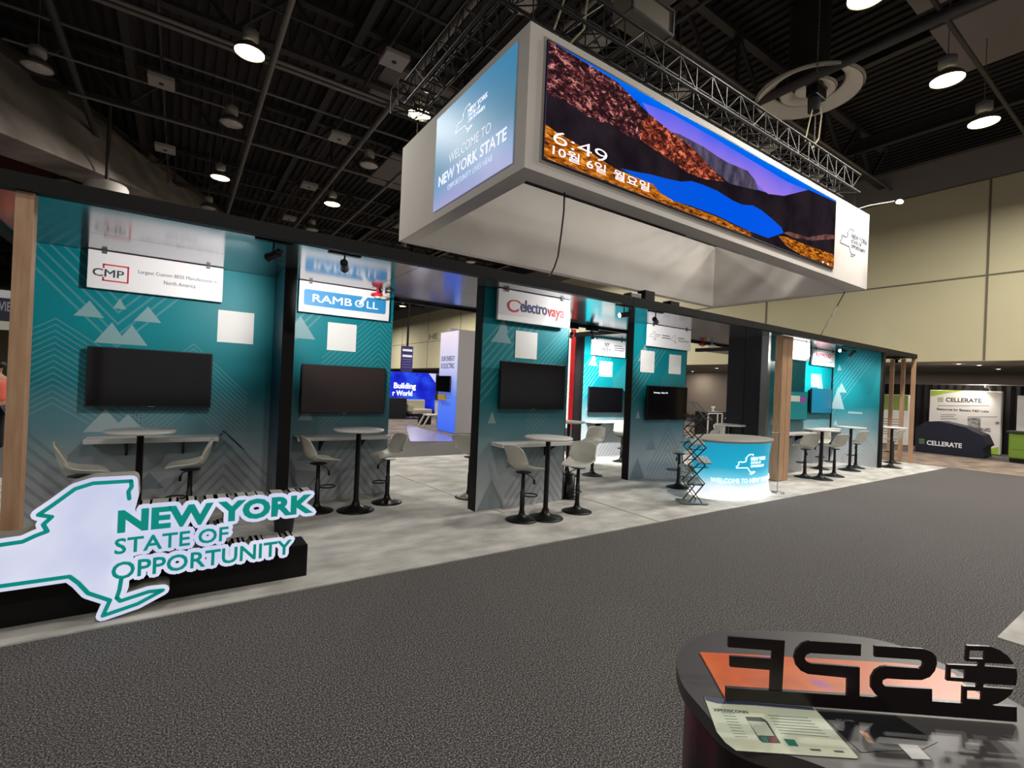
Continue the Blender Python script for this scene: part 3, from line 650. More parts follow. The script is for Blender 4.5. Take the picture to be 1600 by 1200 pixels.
def make_stool():
    t = thing('bar_stool', 'stool', 'bar stool')
    o = bpy.data.objects.new('seat_shell', shell_mesh()); COL.objects.link(o); o.parent = t
    s = o.modifiers.new('thick', 'SOLIDIFY'); s.thickness = .022; s.offset = -1
    s = o.modifiers.new('sub', 'SUBSURF'); s.levels = 1; s.render_levels = 2
    cl = MB().lathe([(.03, .02), (.03, .36), (.024, .365), (.024, .585), (.07, .59), (.1, .60), (.1, .607)], n=18).build('column', BLKM, t, world=False)
    MB().lathe([(.205, 0), (.208, .008), (.17, .022), (.1, .04), (.05, .065), (.038, .09), (.034, .12)], n=34).build('base', BLKM, t, world=False)
    MB().torus((.125, 0, .30), .095, .0085, 28, 8).rod((.02, 0, .30), (.035, 0, .30), .012, 8).build('foot_ring', BLKM, cl, world=False)
    MB().tube([(.03, -.03, .58), (.08, -.08, .55), (.095, -.10, .50)], .006).rod((.095, -.10, .52), (.10, -.105, .46), .012, 8, .016).build('height_lever', BLKM, cl, world=False)
    return t
ST = make_stool()
tabs = [((220, 672), 'white round bar table in the first bay, behind the illuminated map sign'), ((561, 670), 'white round bar table in the second bay'), ((857, 682.5), 'white round bar table in the third bay, nearest the viewer'),
        ((1285, 671), 'white round bar table just right of the thick wooden post'), ((1330, 667), 'white round bar table before the sideways end wall'), ((1394, 667), 'white round bar table beyond the sideways end wall'),
        ((1152, 654), 'small white table behind the curved counter, farther one'), ((1141, 663), 'small white table behind the curved counter, nearer one'), ((889, 658), 'white round table behind the third bay, beside the striped banner')]
for i, ((px, py), lab) in enumerate(tabs):
    p = at(px, py, 2, 1.06); p.z = .011
    if i == 0: TB.location = p; TB['label'] = lab
    else: dup(TB, p, None, lab)
g = 'white bar stools with black pedestals'; ST['group'] = g
sts = [((-.78, 6.42), 8, 'bar stool left of the first bay table, half behind the map sign'), ((.14, 6.47), 176, 'bar stool right of the first bay table, tinted violet'),
       ((1.49, 6.42), 8, 'bar stool left of the second bay table'), ((2.43, 6.49), 190, 'bar stool right of the second bay table'),
       ((3.62, 6.30), 20, 'bar stool half hidden behind the black edge of the third wall'), ((3.63, 4.96), 5, 'bar stool left of the nearest round table'),
       ((4.57, 4.97), 205, 'bar stool right of the nearest round table'), ((6.75, 6.95), 205, 'bar stool in the bright area behind the third bay'),
       ((8.7, 8.0), 40, 'bar stool half hidden by the black edge of the fourth wall'), ((7.42, 5.45), 100, 'bar stool between the fourth wall and the magazine rack'),
       ((11.1, 5.0), 60, 'bar stool nearest the thick wooden post'), ((12.0, 4.8), 70, 'bar stool in front of the right bay, lit most'),
       ((14.1, 5.16), 75, 'bar stool in front of the sideways end wall'), ((16.4, 5.12), 80, 'bar stool between the end wall and the wooden slats'),
       ((12.85, 5.45), 200, 'bar stool behind the table of the right bay'), ((9.35, 6.2), 95, 'bar stool showing its back over the curved counter'), ((11.2, 6.95), 250, 'bar stool beside the black closet wall'), ((10.6, 8.2), 190, 'bright white stool behind the curved counter'),
       ((5.45, 8.15), 150, 'bar stool beside the striped banner, behind the third bay')]
for i, ((x, y), a, lab) in enumerate(sts):
    if i == 0: ST.location = (x, y, .011); ST.rotation_euler = (0, 0, math.radians(a)); ST['label'] = lab
    else: dup(ST, (x, y, .011), math.radians(a), lab)

# ------------------------------------------------------------------ curved counter
cx, cy = 7.97, 4.80; CA, CB, CH = .88, .52, .955
CPR = ramp_mat('backlit counter print', 2, 0, .95, [(0, (250, 250, 255)), (.22, (222, 236, 246)), (.36, (110, 196, 220)), (.55, (28, 160, 196)), (1, (22, 150, 184))], .4, emit=.8, cloud=.12)
t = thing('reception_counter', 'curved counter with backlit turquoise print and white state outline', 'counter', (cx, cy, .011))
MB().lathe([(1.0, .04), (.965, .2), (.945, .45), (.955, .7), (1.0, .90), (1.02, .925)], (cx, cy, 0), 64, sx=CA, sy=CB).build('printed_skirt', CPR, t, label='backlit turquoise to white print'); PS = t.children[0]
MB().lathe([(1.05, .926), (1.06, .935), (1.06, .96), (1.04, .968), (.001, .968)], (cx, cy, 0), 64, sx=CA, sy=CB).build('counter_top', mat('grey counter top', (150, 146, 138), .4), t)
MB().lathe([(1.03, .011), (1.03, .038), (1.0, .039)], (cx, cy, 0), 64, sx=CA, sy=CB).build('glowing_base', mat('glowing base strip', (255, 250, 235), .5, emit=1.6), t)
def wrapc(mbflat, off=.006):
    """bend lettering laid out in (s along the front, z) onto the counter front"""
    out = MB()
    N_ = 400; tab = []; s = 0; prev = None
    for k in range(N_+1):
        a = math.radians(-175 + 170*k/N_); p = (CA*math.cos(a), CB*math.sin(a))
        if prev: s += math.hypot(p[0]-prev[0], p[1]-prev[1])
        tab.append((s, a)); prev = p
    def ang(q):
        for (s0, a0), (s1, a1) in zip(tab[:-1], tab[1:]):
            if q <= s1: return a0+(a1-a0)*(q-s0)/(s1-s0)
        return tab[-1][1]
    pr = [(.0, 1), (.2, .965), (.45, .945), (.7, .955), (.9, 1.0), (.96, 1.02)]
    for v in mbflat.v:
        a = ang(v[0]); z = v[2]
        for (z0, k0), (z1, k1) in zip(pr[:-1], pr[1:]):
            if z <= z1: k = k0+(k1-k0)*(z-z0)/(z1-z0); break
        k += off/CB - v[1]*1.0
        out.v.append((cx+CA*k*math.cos(a), cy+CB*k*math.sin(a), z))
    out.f, out.m, out.sm = mbflat.f, mbflat.m, mbflat.sm
    return out
GL = mat('glowing white print', (250, 252, 255), .5, emit=1.2)
def logo_lines(mb, O, U, V, N, s, lw, t=.002, bold=.03, right=True):
    """NY outline open at the lettering plus the three text lines, s = metres per degree of latitude"""
    o = ny_outline(0, 0, s)
    a = o[:13]; b = o[19:]
    mb.stroke(a, lw, O, U, V, N, t, n=6); mb.stroke(b+[o[0]], lw, O, U, V, N, t, n=6)
    mb.stroke([(o[19][0], o[19][1]), (o[19][0], o[19][1]-.35*s)], lw, O, U, V, N, t, n=6)
    O = Vector(O); U = Vector(U); V = Vector(V)
    mb.text('NEW YORK', O+U*(.02*s)+V*(3.05*s), U, V, N, 6.2*s, .80*s, t, bold=min(bold, .03))
    mb.text('STATE OF', O+U*(.0*s)+V*(2.28*s), U, V, N, 3.9*s, .56*s, t, bold=bold*.3)
    mb.text('OPPORTUNITY', O+U*(.0*s)+V*(1.5*s), U, V, N, 5.6*s, .56*s, t, bold=bold*.3)
    return mb
flat = logo_lines(MB(), (.84, 0, .42), X, Z, -Y, .073, .015, .003)
wrapc(flat).build('logo', GL, PS)
wrapc(MB().text('WELCOME TO', (.12, 0, .285), X, Z, -Y, .66, .07, .003)).build('lettering', GL, PS); wrapc(MB().text('NEW YORK STATE', (.83, 0, .285), X, Z, -Y, 1.0, .07, .003, bold=.012)).build('lettering', GL, PS)

# folding literature rack
p = at(1082, 786, 2, .011)
t = thing('literature_rack', 'folding zigzag wire literature rack in front of the counter', 'rack', (p.x, p.y, .011))
rx = (RT.xy.to_3d()).normalized(); ry = Vector((-rx.y, rx.x, 0))
RK = mat('dark anodised metal', (70, 66, 62), .35, .7)
def rp(a, d, z): return p*1.0 + rx*a + ry*d + Z*(z)
mb = MB()
for s in (-.0,):
    mb.hexa([rp(-.22, -.13, .012), rp(.2, -.13, .012), rp(.2, .15, .012), rp(-.22, .15, .012), rp(-.22, -.13, .03), rp(.2, -.13, .03), rp(.2, .15, .03), rp(-.22, .15, .03)])
mb.build('base_plate', GREYM, t)
nodes = [(-.10, .03), (.13, .33), (-.13, .60), (.13, .87), (-.13, 1.13), (.12, 1.38)]
alt = [(.10, .03), (-.13, .33), (.13, .60), (-.13, .87), (.13, 1.13), (-.10, 1.38)]
for d in (-.11, .13):
    for nn in (nodes, alt):
        mb = MB()
        for q, r in zip(nn[:-1], nn[1:]): mb.bar(rp(q[0], d, q[1]), rp(r[0], d, r[1]), .012, .022, up=ry)
        mb.build('zigzag_frame', RK, t)
for k, (a, z) in enumerate([(-.13, .33), (.13, .60), (-.13, .87), (.13, 1.13), (-.05, 1.30)]):
    mb = MB(); sgn = 1
    for i in range(7):
        u = -.14+.28*i/6; mb.bar(rp(a*.3+u*.9, -.12, z-.03), rp(a*.3+u*.9, .14, z+.05), .005)
    mb.bar(rp(a*.3-.14, -.12, z-.03), rp(a*.3+.14, -.12, z-.03), .01); mb.bar(rp(a*.3-.14, .14, z+.05), rp(a*.3+.14, .14, z+.05), .01)
    mb.build('wire_tray', RK, t)
MB().bar(rp(-.04, -.12, 1.55), rp(.2, -.12, 1.30), .02, .012).bar(rp(-.04, .12, 1.55), rp(.2, .12, 1.30), .02, .012).bar(rp(-.04, -.12, 1.55), rp(-.04, .12, 1.55), .02, .012).bar(rp(.2, -.12, 1.3), rp(.2, .12, 1.3), .02, .012).bar(rp(.1, -.12, 1.41), rp(.1, .12, 1.41), .008).build('top_tray', GREYM, t)
for k, (a, z) in enumerate([(.13, .60), (.02, .87), (-.10, .45), (.0, .28)]):
    o = MB().hexa([rp(a-.1, -.115, z+.055-.03), rp(a+.1, -.115, z-.03+.055), rp(a+.1, .1, z+.1), rp(a-.1, .1, z+.1), rp(a-.1, -.115, z+.075-.03), rp(a+.1, -.115, z+.075-.03), rp(a+.1, .1, z+.12), rp(a-.1, .1, z+.12)]).build('leaflet_stack', noise_mat('printed leaflets', (190, 195, 196), (60, 110, 120), 30, .6))
    tag(o, 'stack of leaflets in the zigzag rack, %s' % ['on the right side at mid height', 'near the top', 'on the left side', 'lowest'][k], 'leaflets', 'leaflet stacks in the rack')
p = at(1214, 770, 2, .011)
t = thing('acrylic_stand', 'slim clear and silver stand right of the curved counter', 'stand', (p.x, p.y, .011))
MB().rod(p, p+Z*1.08, .008, 8).build('pole', GREYM, t); MB().rod(p+Z*1.06-rx*.13, p+Z*1.06+rx*.13, .006, 8).build('cross_bar', GREYM, t); MB().lathe([(.12, .001), (.12, .008), (.02, .02)], p, 20).build('base', GREYM, t)
# bins
p = at(443, 831, 2, .011)
t = thing('waste_bin', 'tapered black waste bin below the black wall edge in the first bay', 'bin', p)
MB().lathe([(.09, 0), (.125, .32), (.13, .33), (.118, .33), (.085, .01)], n=24, caps=False).lathe([(.001, .012), (.088, .012)], n=24).build('body', BLKM, t, world=False)
p = at(888, 779, 2, .011)
t = thing('waste_bin', 'black cylindrical waste bin behind the nearest right stool', 'bin', p)
MB().lathe([(.09, .02), (.09, .36), (.084, .36), (.084, .03)], n=24).build('body', BLKM, t, world=False); MB().torus((0, 0, .02), .13, .012, 28, 8).build('floor_ring', BLKM, t, world=False)

# ------------------------------------------------------------------ illuminated map sign with black plinth
t = thing('sign_plinth', 'long low black plinth behind the illuminated map sign', 'plinth', (0, 4.45, .011))
MB().box((-2.2, 4.36, .011), (.955, 4.60, .275)).build('body', BLACK, t, bevel=.005)
MB().box((-2.19, 4.362, .276), (.945, 4.598, .28)).build('top_panel', mat('black plinth top', (26, 26, 28), .35), t)
LIGHTBOX = noise_mat('illuminated white acrylic', (206, 212, 240), (226, 228, 248), 2.5, .35, 2, emit=.92)
SIDE = mat('pearl grey sign edge', (176, 172, 160), .45)
t = thing('illuminated_sign', 'glowing white state map sign with teal outline and lettering, front left', 'sign', (0, 4.25, .0115))
YF, TH = 4.17, .17
o = ny_outline(-.36, .055, .198)
class MB2(MB): pass
def lbox(name, draw, parent):
    """white front skin plus grey side body from the same flat shapes"""
    b = MB(); draw(b, (0, YF+.004, 0), TH-.004, Y); b.build(name+'_edge' if False else 'side_body', SIDE, parent)
    f = MB(); draw(f, (0, YF+.0038, 0), .0038, -Y); return f.build(name, LIGHTBOX, parent, label='glowing white face')
def d_state(b, O, tt, N):
    b.prism(o, O, X, Z, N, tt); b.stroke(o, .075, O, X, Z, N, tt*1.002 if tt > .01 else tt, closed=True, n=10)
lbox('map_face', d_state, t)
NEWY = ('NEW YORK', -.305, .595, 1.245, .155, .045); STO = ('STATE OF', -.315, .455, .66, .105, .012); OPP = ('OPPORTUNITY', -.325, .285, 1.11, .115, .012)
def txt(b, s, N, tt, fat, off):
    body, x, z, w_, h_, bo = s
    b.text(body, (x-fat*.5, YF+off, z-fat*.5), X, Z, N, w_+fat, h_+fat, tt, bold=bo+ (fat/h_*.42))
for nm, s_ in (('lettering_back', NEWY), ('lettering_back', STO), ('lettering_back', OPP)):
    body, x, z, w_, h_, bo = s_
    # fat backing built from strokes around each letter: union of discs along the letter outline
    vs, fs = text_mesh(body, bo)
    def fit(b, O, tt, N, grow):
        x0 = min(v[0] for v in vs); x1 = max(v[0] for v in vs); y0 = min(v[1] for v in vs); y1 = max(v[1] for v in vs)
        sx = w_/(x1-x0); sy = h_/(y1-y0)
        tv_, tf_ = text_mesh(body, bo)
        # front-cap outline edges
        cnt = {}
        for f in fs:
            if all(tv_[i][2] > .4 for i in f):
                for i in range(len(f)):
                    e = (f[i], f[(i+1) % len(f)]); k = (min(e), max(e)); cnt[k] = cnt.get(k, 0)+1
        P = lambda i: (x+(tv_[i][0]-x0)*sx, z+(tv_[i][1]-y0)*sy)
        for (i, j), c in cnt.items():
            if c == 1: b.stroke([P(i), P(j)], grow, O, X, Z, N, tt, n=6)
        b.text(body, (x, O[1], z), X, Z, N, w_, h_, tt, bold=bo)
    b = MB(); fit(b, (0, YF+.004, 0), TH*.8, Y, .058); b.build('side_body', SIDE, t)
    b = MB(); fit(b, (0, YF+.0038, 0), .0038, -Y, .058); b.build('lettering_back', LIGHTBOX, t, label='glowing white letter backing')
    MB().text(body, (x, YF-.0005, z), X, Z, -Y, w_, h_, .012, bold=bo).build('lettering', TXT_TEAL, t, label='teal lettering')
# white bridge behind the lines so the words read as one board
MB().box((-.30, YF+.04, .415), (.25, YF+.12, .455)).build('bridge', SIDE, t)
b = MB(); a_ = o[:13]; c_ = o[19:]+[o[0]]
b.stroke(a_, .024, (0, YF-.0005, 0), X, Z, -Y, .006, n=8); b.stroke(c_, .024, (0, YF-.0005, 0), X, Z, -Y, .006, n=8)
b.stroke([o[19], (o[19][0]+.004, o[19][1]-.04), (o[19][0]-.012, o[19][1]-.07), (o[19][0]-.006, o[19][1]-.12)], .024, (0, YF-.0005, 0), X, Z, -Y, .006, n=8)
b.stroke([o[12], (o[12][0]+.012, o[12][1]+.05), (o[12][0]+.02, o[12][1]+.13)], .024, (0, YF-.0005, 0), X, Z, -Y, .006, n=8)
b.build('outline', TXT_TEAL, t, label='teal outline')

# ------------------------------------------------------------------ hanging box
BX0, BX1, BY0, BY1, BZ0, BZ1 = 3.31, 13.25, 4.77, 8.81, 4.32, 6.08
t = thing('hanging_header', 'huge white fabric box hung over the stand, carrying the landscape screen', 'hanging header', ((BX0+BX1)/2, (BY0+BY1)/2, BZ0))
outer = [(BX0, BY0), (BX1, BY0), (BX1, BY1), (BX0, BY1)]; inner = [(BX0+.26, BY0+.34), (BX0+.26, BY1-.2), (BX1-.24, BY1-.2), (BX1-.24, BY0+.34)]
MB().prism([outer, inner], (0, 0, BZ0), X, Y, Z, BZ1-BZ0).build('fabric_body', BOXW, t)
mb = MB()
mb.box((BX0+.25, BY0+.30, BZ0-.003), (6.85, BY0+.338, BZ0-.0005)); mb.build('cable_slot', BLACK, t)
mb = MB().box((7.0, BY0+.32, BZ0-.004), (8.5, BY0+.335, BZ0-.0005)).box((BX0+.25, BY0-.0, BZ0-.002), (BX1, BY0+.004, BZ0-.0003)); mb.build('edge_profile', GREYM, t)
# screen
LX0, LX1, LZ0, LZ1 = 3.57, 11.43, 4.50, 5.94
MB().box((LX0-.05, BY0-.006, LZ0-.05), (LX1+.04, BY0-.001, LZ1+.05)).build('screen_frame', mat('screen trim', (158, 152, 144), .6), t)
MB().box((LX0-.012, BY0-.03, LZ0-.012), (LX1+.012, BY0-.0065, LZ1+.012)).build('screen_module', BEZEL, t); SM = t.children[-1]
YS = BY0-.0305
def lp(px, py, clampit=True):
    q = at(px, py, 1, YS); x, z = q.x, q.z
    if clampit: x = min(max(x, LX0), LX1); z = min(max(z, LZ0), LZ1)
    return (x, z)
def pic(name, pts, M, lay, clampit=True):
    MB().prism([lp(*q, clampit) for q in pts], (0, YS-.0012*lay, 0), X, Z, -Y, 0).build(name, M, SM)
SKY = ramp_mat('screen sky', 2, 4.55, 5.94, [(0, (20, 100, 235)), (.42, (176, 128, 222)), (.60, (128, 116, 232)), (.76, (60, 96, 236)), (.88, (0, 92, 236)), (1, (0, 110, 240))], .5, emit=1.0, cloud=.05)
LAKE = ramp_mat('screen lake', 0, 5.0, 11.0, [(0, (10, 90, 220)), (.4, (0, 88, 235)), (.75, (10, 92, 240)), (1, (60, 120, 240))], .5, emit=.95)
HILLD = noise_mat('screen dark slope', (26, 20, 26), (40, 32, 38), 2, .5, 3, emit=1)
HILLR = noise_mat('screen red brush', (34, 20, 26), (232, 156, 150), 10, .5, 12, .47, .63, emit=1, c3=(104, 48, 48), stretch=(1, 1, 1.8))
HILLO = noise_mat('screen orange brush', (50, 24, 24), (255, 140, 96), 10, .5, 12, .45, .62, emit=1, c3=(150, 62, 44), stretch=(1, 1, 1.8))
GRASS = noise_mat('screen golden grass', (36, 20, 10), (255, 172, 60), 6, .5, 12, .40, .64, emit=1, c3=(180, 96, 22), stretch=(1, 1, 4.5, (0, .12, 0)))
FARM = noise_mat('screen far cliff', (44, 44, 66), (98, 88, 110), 4, .5, 6, emit=1, stretch=(1.5, 1, .6))
pic('screen_picture', [(840, 40), (840, 262), (1310, 430), (1310, 300)], SKY, 0)
MB().box((LX0, YS, LZ0), (LX1, YS+.0004, LZ1)).build('screen_picture', SKY, SM)
sky = [(853, 50), (964, 128), (1016, 180), (1048, 206), (1076, 222), (1100, 230), (1120, 244), (1137, 254), (1168, 267), (1180, 282), (1184, 296), (1200, 302), (1225, 304), (1230, 300), (1262, 296), (1310, 318)]
pic('screen_slope', sky+[(1310, 430), (840, 258), (840, 50)], HILLD, 1)
pic('screen_cloud', [(1003, 160), (1050, 178), (1110, 212), (1170, 248), (1230, 284), (1262, 297), (1225, 306), (1200, 303), (1180, 285), (1168, 268), (1137, 255), (1100, 231), (1048, 207), (1016, 181)], ramp_mat('screen violet cloud', 2, 5.0, 5.9, [(0, (206, 136, 214)), (.5, (160, 124, 232)), (1, (80, 100, 236))], .5, emit=1, cloud=.4), 1.5)
pic('screen_cliff', [(1048, 206), (1062, 210), (1100, 230), (1120, 244), (1137, 254), (1168, 267), (1180, 282), (1184, 296), (1198, 301), (1160, 292), (1140, 287), (1110, 262), (1076, 228)], FARM, 2)
pic('screen_brush', [(840, 40), (853, 50), (964, 128), (1016, 180), (1048, 206), (1070, 228), (1040, 236), (1010, 222), (980, 212), (952, 192), (930, 190), (896, 166), (853, 144), (840, 140)], HILLR, 2)
pic('screen_brush', [(1016, 180), (1048, 206), (1076, 226), (1096, 246), (1114, 266), (1133, 284), (1100, 280), (1070, 268), (1046, 250), (1020, 232), (1000, 218), (1002, 190)], HILLO, 3)
pic('screen_lake', [(969, 263), (1000, 270), (1014, 272), (1040, 279), (1064, 284), (1080, 283), (1096, 288), (1120, 298), (1144, 313), (1160, 320), (1176, 321), (1190, 329), (1206, 342), (1221, 356), (1224, 364), (1200, 372), (1170, 361), (1120, 337), (1080, 322), (1052, 314), (1036, 304), (1028, 298), (1020, 288), (990, 276)], LAKE, 3)
pic('screen_grass', [(840, 192), (849, 193), (868, 206), (900, 225), (925, 240), (951, 258), (969, 267), (990, 276), (1020, 288), (1032, 302), (1052, 314), (1080, 324), (1120, 339), (1160, 358), (1172, 362), (1176, 385), (840, 262)], GRASS, 4)
pic('screen_grass', [(1216, 369), (1228, 370), (1262, 384), (1310, 401), (1310, 430), (1285, 411), (1250, 398), (1228, 384)], GRASS, 4)
pic('screen_ridge', [(1224, 364), (1232, 362), (1262, 371), (1290, 366), (1310, 370), (1310, 376), (1270, 376), (1240, 372)], noise_mat('screen brown ridge', (70, 46, 46), (150, 100, 90), 6, .5, 6, emit=.8), 5)
def ptext(name, s, left, right, top, bot, M, lay=6, bold=0):
    x0, _ = lp(*left, False); x1, _ = lp(*right, False); z1 = lp(*top, False)[1]; z0 = lp(*bot, False)[1]
    MB().text(s, (x0, YS-.0012*lay, z0), X, Z, -Y, x1-x0, z1-z0, .002, bold=bold).build(name, M, SM)
GLW = mat('screen white digits', (255, 235, 255), .5, emit=1.3)
ptext('screen_clock', '6:49', (864, 216), (948, 250), (872, 205), (880, 229), GLW, bold=-.014)
for w_, xa_, xb_ in (('10월', 863, 905), ('6일', 916, 946), ('월요일', 958, 1014)): ptext('screen_date', w_, (xa_, 235+(xa_-863)*.38), (xb_, 235+(xb_-863)*.38), (868, 227), (868, 243.5), GLW, bold=0)
for i, (px, py) in enumerate([(1285, 411), (1293, 414)]):
    x, z = lp(px, py, False); x = min(x, LX1-.1*(2-i)); z = max(z, LZ0+.04)
    MB().prism([(x+.03*math.cos(a*PI/6), z+.02*math.sin(a*PI/6)) for a in range(12)], (0, YS-.0072, 0), X, Z, -Y, .001).build('screen_icon', GLW, SM)
# left graphic and right logo
XP = BX0
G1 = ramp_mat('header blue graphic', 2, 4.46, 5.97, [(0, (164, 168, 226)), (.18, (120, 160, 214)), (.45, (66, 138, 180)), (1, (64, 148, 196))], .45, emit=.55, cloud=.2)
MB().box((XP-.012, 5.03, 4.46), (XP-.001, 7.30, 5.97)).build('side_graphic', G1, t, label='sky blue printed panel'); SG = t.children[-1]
b = MB().text('WELCOME TO', (XP-.0125, 6.79, 5.07), -Y, Z, -X, 1.22, .14, .003, bold=-.01)
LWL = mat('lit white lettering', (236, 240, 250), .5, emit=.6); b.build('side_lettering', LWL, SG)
MB().text('NEW YORK STATE', (XP-.0125, 7.13, 4.81), -Y, Z, -X, 1.95, .17, .003, bold=.012).build('side_lettering', LWL, SG)
MB().text('OPPORTUNITY LIVES HERE', (XP-.0125, 6.80, 4.66), -Y, Z, -X, 1.3, .08, .003, bold=-.012).build('side_lettering', LWL, SG)
logo_lines(MB(), (XP-.0125, 6.24, 5.33), -Y, Z, -X, .088, .016, .003).build('side_logo', LWL, SG)
b = logo_lines(MB(), (12.33, BY0-.0015, 4.93), X, Z, -Y, .135, .016, .003, bold=.01); b.build('front_logo', mat('slate print', (96, 100, 124), .6), t)
# arm lamp on the right end
p = at(1340, 324, 1, 4.75)
a = thing('arm_light', 'small white arm lamp over the right end of the hanging box', 'lamp', (12.9, 4.6, 6.1))
MB().tube([(12.7, 4.79, 6.10), (12.75, 4.6, 6.13), (12.95, 4.2, 6.16)], .014, 8).build('arm', WHITE, a)
MB().lathe([(.11, 0), (.12, .02), (.08, .05), (.02, .06)], (13.0, 4.12, 6.12), 20, sy=.6).build('head', WHITE, a)
MB().lathe([(.001, -.002), (.1, 0)], (13.0, 4.12, 6.12), 20, sy=.6).build('lens', mat('cool lit lens', (255, 252, 245), .4, emit=10), a)
light('arm_lamp_light', 'SPOT', (12.98, 4.15, 6.09), 34, (.95, .95, 1), .05, (12.7, 4.77, 5.2), 95, .8)

# lighting truss frame over the box
TRM = mat('black truss tube', (30, 29, 28), .5, .3)
def truss(p0, p1, label, sz=.36, nb=None):
    p0, p1 = Vector(p0), Vector(p1); L_ = (p1-p0).length; d = (p1-p0).normalized(); a = d.cross(Z).normalized()*sz/2; nb = nb or int(L_/.42)
    t = thing('lighting_truss', label, 'truss', (p0+p1)/2, group='black trusses over the hanging box')
    for sa in (-1, 1):
        for sz_ in (0, 1): MB().rod(p0+a*sa+Z*sz_*sz*1.15, p1+a*sa+Z*sz_*sz*1.15, .024, 8).build('chord', TRM, t)
    mb = MB()
    for k in range(nb):
        u, v = p0.lerp(p1, k/nb), p0.lerp(p1, (k+1)/nb)
        for sa in (-1, 1):
            q, r = (u, v) if k % 2 else (v, u)
            mb.rod(q+a*sa, r+a*sa+Z*sz*1.15, .011, 5, caps=False); mb.rod(u+a*sa, u+a*sa+Z*sz*1.15, .011, 5, caps=False)
        mb.rod(u-a, v+a, .011, 5, caps=False); mb.rod(u-a, u+a, .011, 5, caps=False); mb.rod(u-a+Z*sz*1.15, u+a+Z*sz*1.15, .011, 5, caps=False)
    mb.build('web', TRM, t)
    for e in (p0, p1): MB().box((e.x-abs(a.x)-.03-.02*abs(d.x), e.y-abs(a.y)-.03-.02*abs(d.y), e.z-.03), (e.x+abs(a.x)+.03+.02*abs(d.x), e.y+abs(a.y)+.03+.02*abs(d.y), e.z+sz*1.15+.03)).build('end_frame', mat('truss end plate', (40, 38, 37), .5, .5), t) if False else None
    return t
TZ = 6.6
truss((2.95, 5.1, TZ), (13.05, 5.1, TZ), 'front lighting truss running above the landscape screen')
truss((3.3, 5.35, TZ+.02), (3.3, 8.3, TZ+.02), 'left lighting truss above the blue graphic end of the box')
truss((3.0, 8.5, TZ), (13.05, 8.5, TZ), 'rear lighting truss behind the hanging box')
truss((12.85, 5.35, TZ+.02), (12.85, 8.3, TZ+.02), 'right lighting truss crossing the box near the cream wall')
truss((6.2, 5.35, TZ+.02), (6.2, 8.3, TZ+.02), 'cross truss joining front and rear trusses near the projector')
# rigging: chain hoists
def hoist(x, y, z, label, s=1.0, cable=True):
    t = thing('chain_hoist', label, 'chain hoist', (x, y, z), group='chain hoists holding the trusses')
    MB().box((x-.24*s, y-.12*s, z), (x+.24*s, y+.12*s, z+.26*s)).build('motor_body', mat('hoist black', (22, 20, 22), .35), t, bevel=.02)
    MB().box((x-.25*s, y-.13*s, z+.262*s), (x+.25*s, y+.13*s, z+.30*s)).build('top_plate', GREYM, t)
    mb = MB(); k = z+.32*s
    while k < 11.3: mb.torus((x, y, k), .022, .007, 8, 5) if False else mb.box((x-.012, y-.012, k), (x+.012, y+.012, k+.05)); k += .07
    mb.build('chain', DKM2, t)
    MB().rod((x, y, 7.05), (x, y, z), .012, 6).build('load_chain', DKM2, t)
    if cable: MB().tube([(x-.02, y-.05, z), (x+.1, y-.08, z-.35), (x+.08, y-.05, z-.85), (x-.1, y, z-1.1)], .016, 6).tube([(x-.1, y-.04, z), (x-.22, y, z-.5), (x-.4, y, z-1.05)], .014, 6).build('power_cable', mat('pale cable', (170, 160, 130), .5), t)
    MB().lathe([(.12*s, -.32*s), (.13*s, -.02), (.09*s, 0)], (x-.08, y, z), 16).build('chain_bag', mat('black canvas', (18, 17, 17), .9), t)
q = at(1275, 155, 1, 5.1)
hoist(q.x, 5.1, q.z, 'chain hoist with pale cables in front of the round diffuser', .95)
q = at(905, -30, 1, 5.1)
hoist(max(4.2, q.x), 5.1, q.z+.2, 'chain hoist above the left part of the front truss, mostly cut off', .8)
q = at(1012, 25, 1, 5.1)
t = thing('projector_case', 'grey metal framed case hung above the front truss at top', 'equipment case', (q.x, 5.15, q.z))
MB().box((q.x-.45, 5.0, q.z-.16), (q.x+.45, 5.4, q.z+.2)).build('case', mat('dusty grey case', (112, 104, 92), .6), t, bevel=.01)
mb = MB()
for dx in (-.46, .46):
    for z in (-.17, .21): mb.bar((q.x+dx, 4.98, q.z+z), (q.x+dx, 5.42, q.z+z), .03)
    mb.bar((q.x+dx, 4.98, q.z-.17), (q.x+dx, 4.98, q.z+.21), .03)
for z in (-.17, .21): mb.bar((q.x-.46, 4.98, q.z+z), (q.x+.46, 4.98, q.z+z), .03)
mb.build('frame', GREYM, t); MB().rod((q.x, 5.2, q.z+.2), (q.x, 5.2, 11.3), .015, 6).build('hanger', DKM, t)
# suspension cables from truss to box and cables down to the canopy
for i, (x, y) in enumerate([(3.5, 5.0), (13.0, 5.0), (3.5, 8.6), (13.0, 8.6), (8.2, 5.0)]):
    tag(MB().rod((x, y, BZ1), (x, y, TZ), .01, 6).build('suspension_cable', BLKM), 'short black cable holding the box under the truss, %s' % ['front left corner', 'front right corner', 'rear left corner', 'rear right corner', 'front middle'][i], 'cable', 'cables holding the box')
pts = [at(x, y, 1, 5.02) for x, y in [(882, 301), (881, 330), (877, 365), (872, 400), (866, 418), (858, 433)]]
tag(MB().tube(pts, .012, 6).build('power_cable', BLKM), 'black cable dropping from the box underside to the canopy, left one', 'cable')
tag(MB().rod((13.2, 5.2, BZ0), at(1283, 523, 1, 5.0), .012, 6).build('power_cable', BLKM), 'black slanting cable from the right end of the box to the canopy', 'cable')

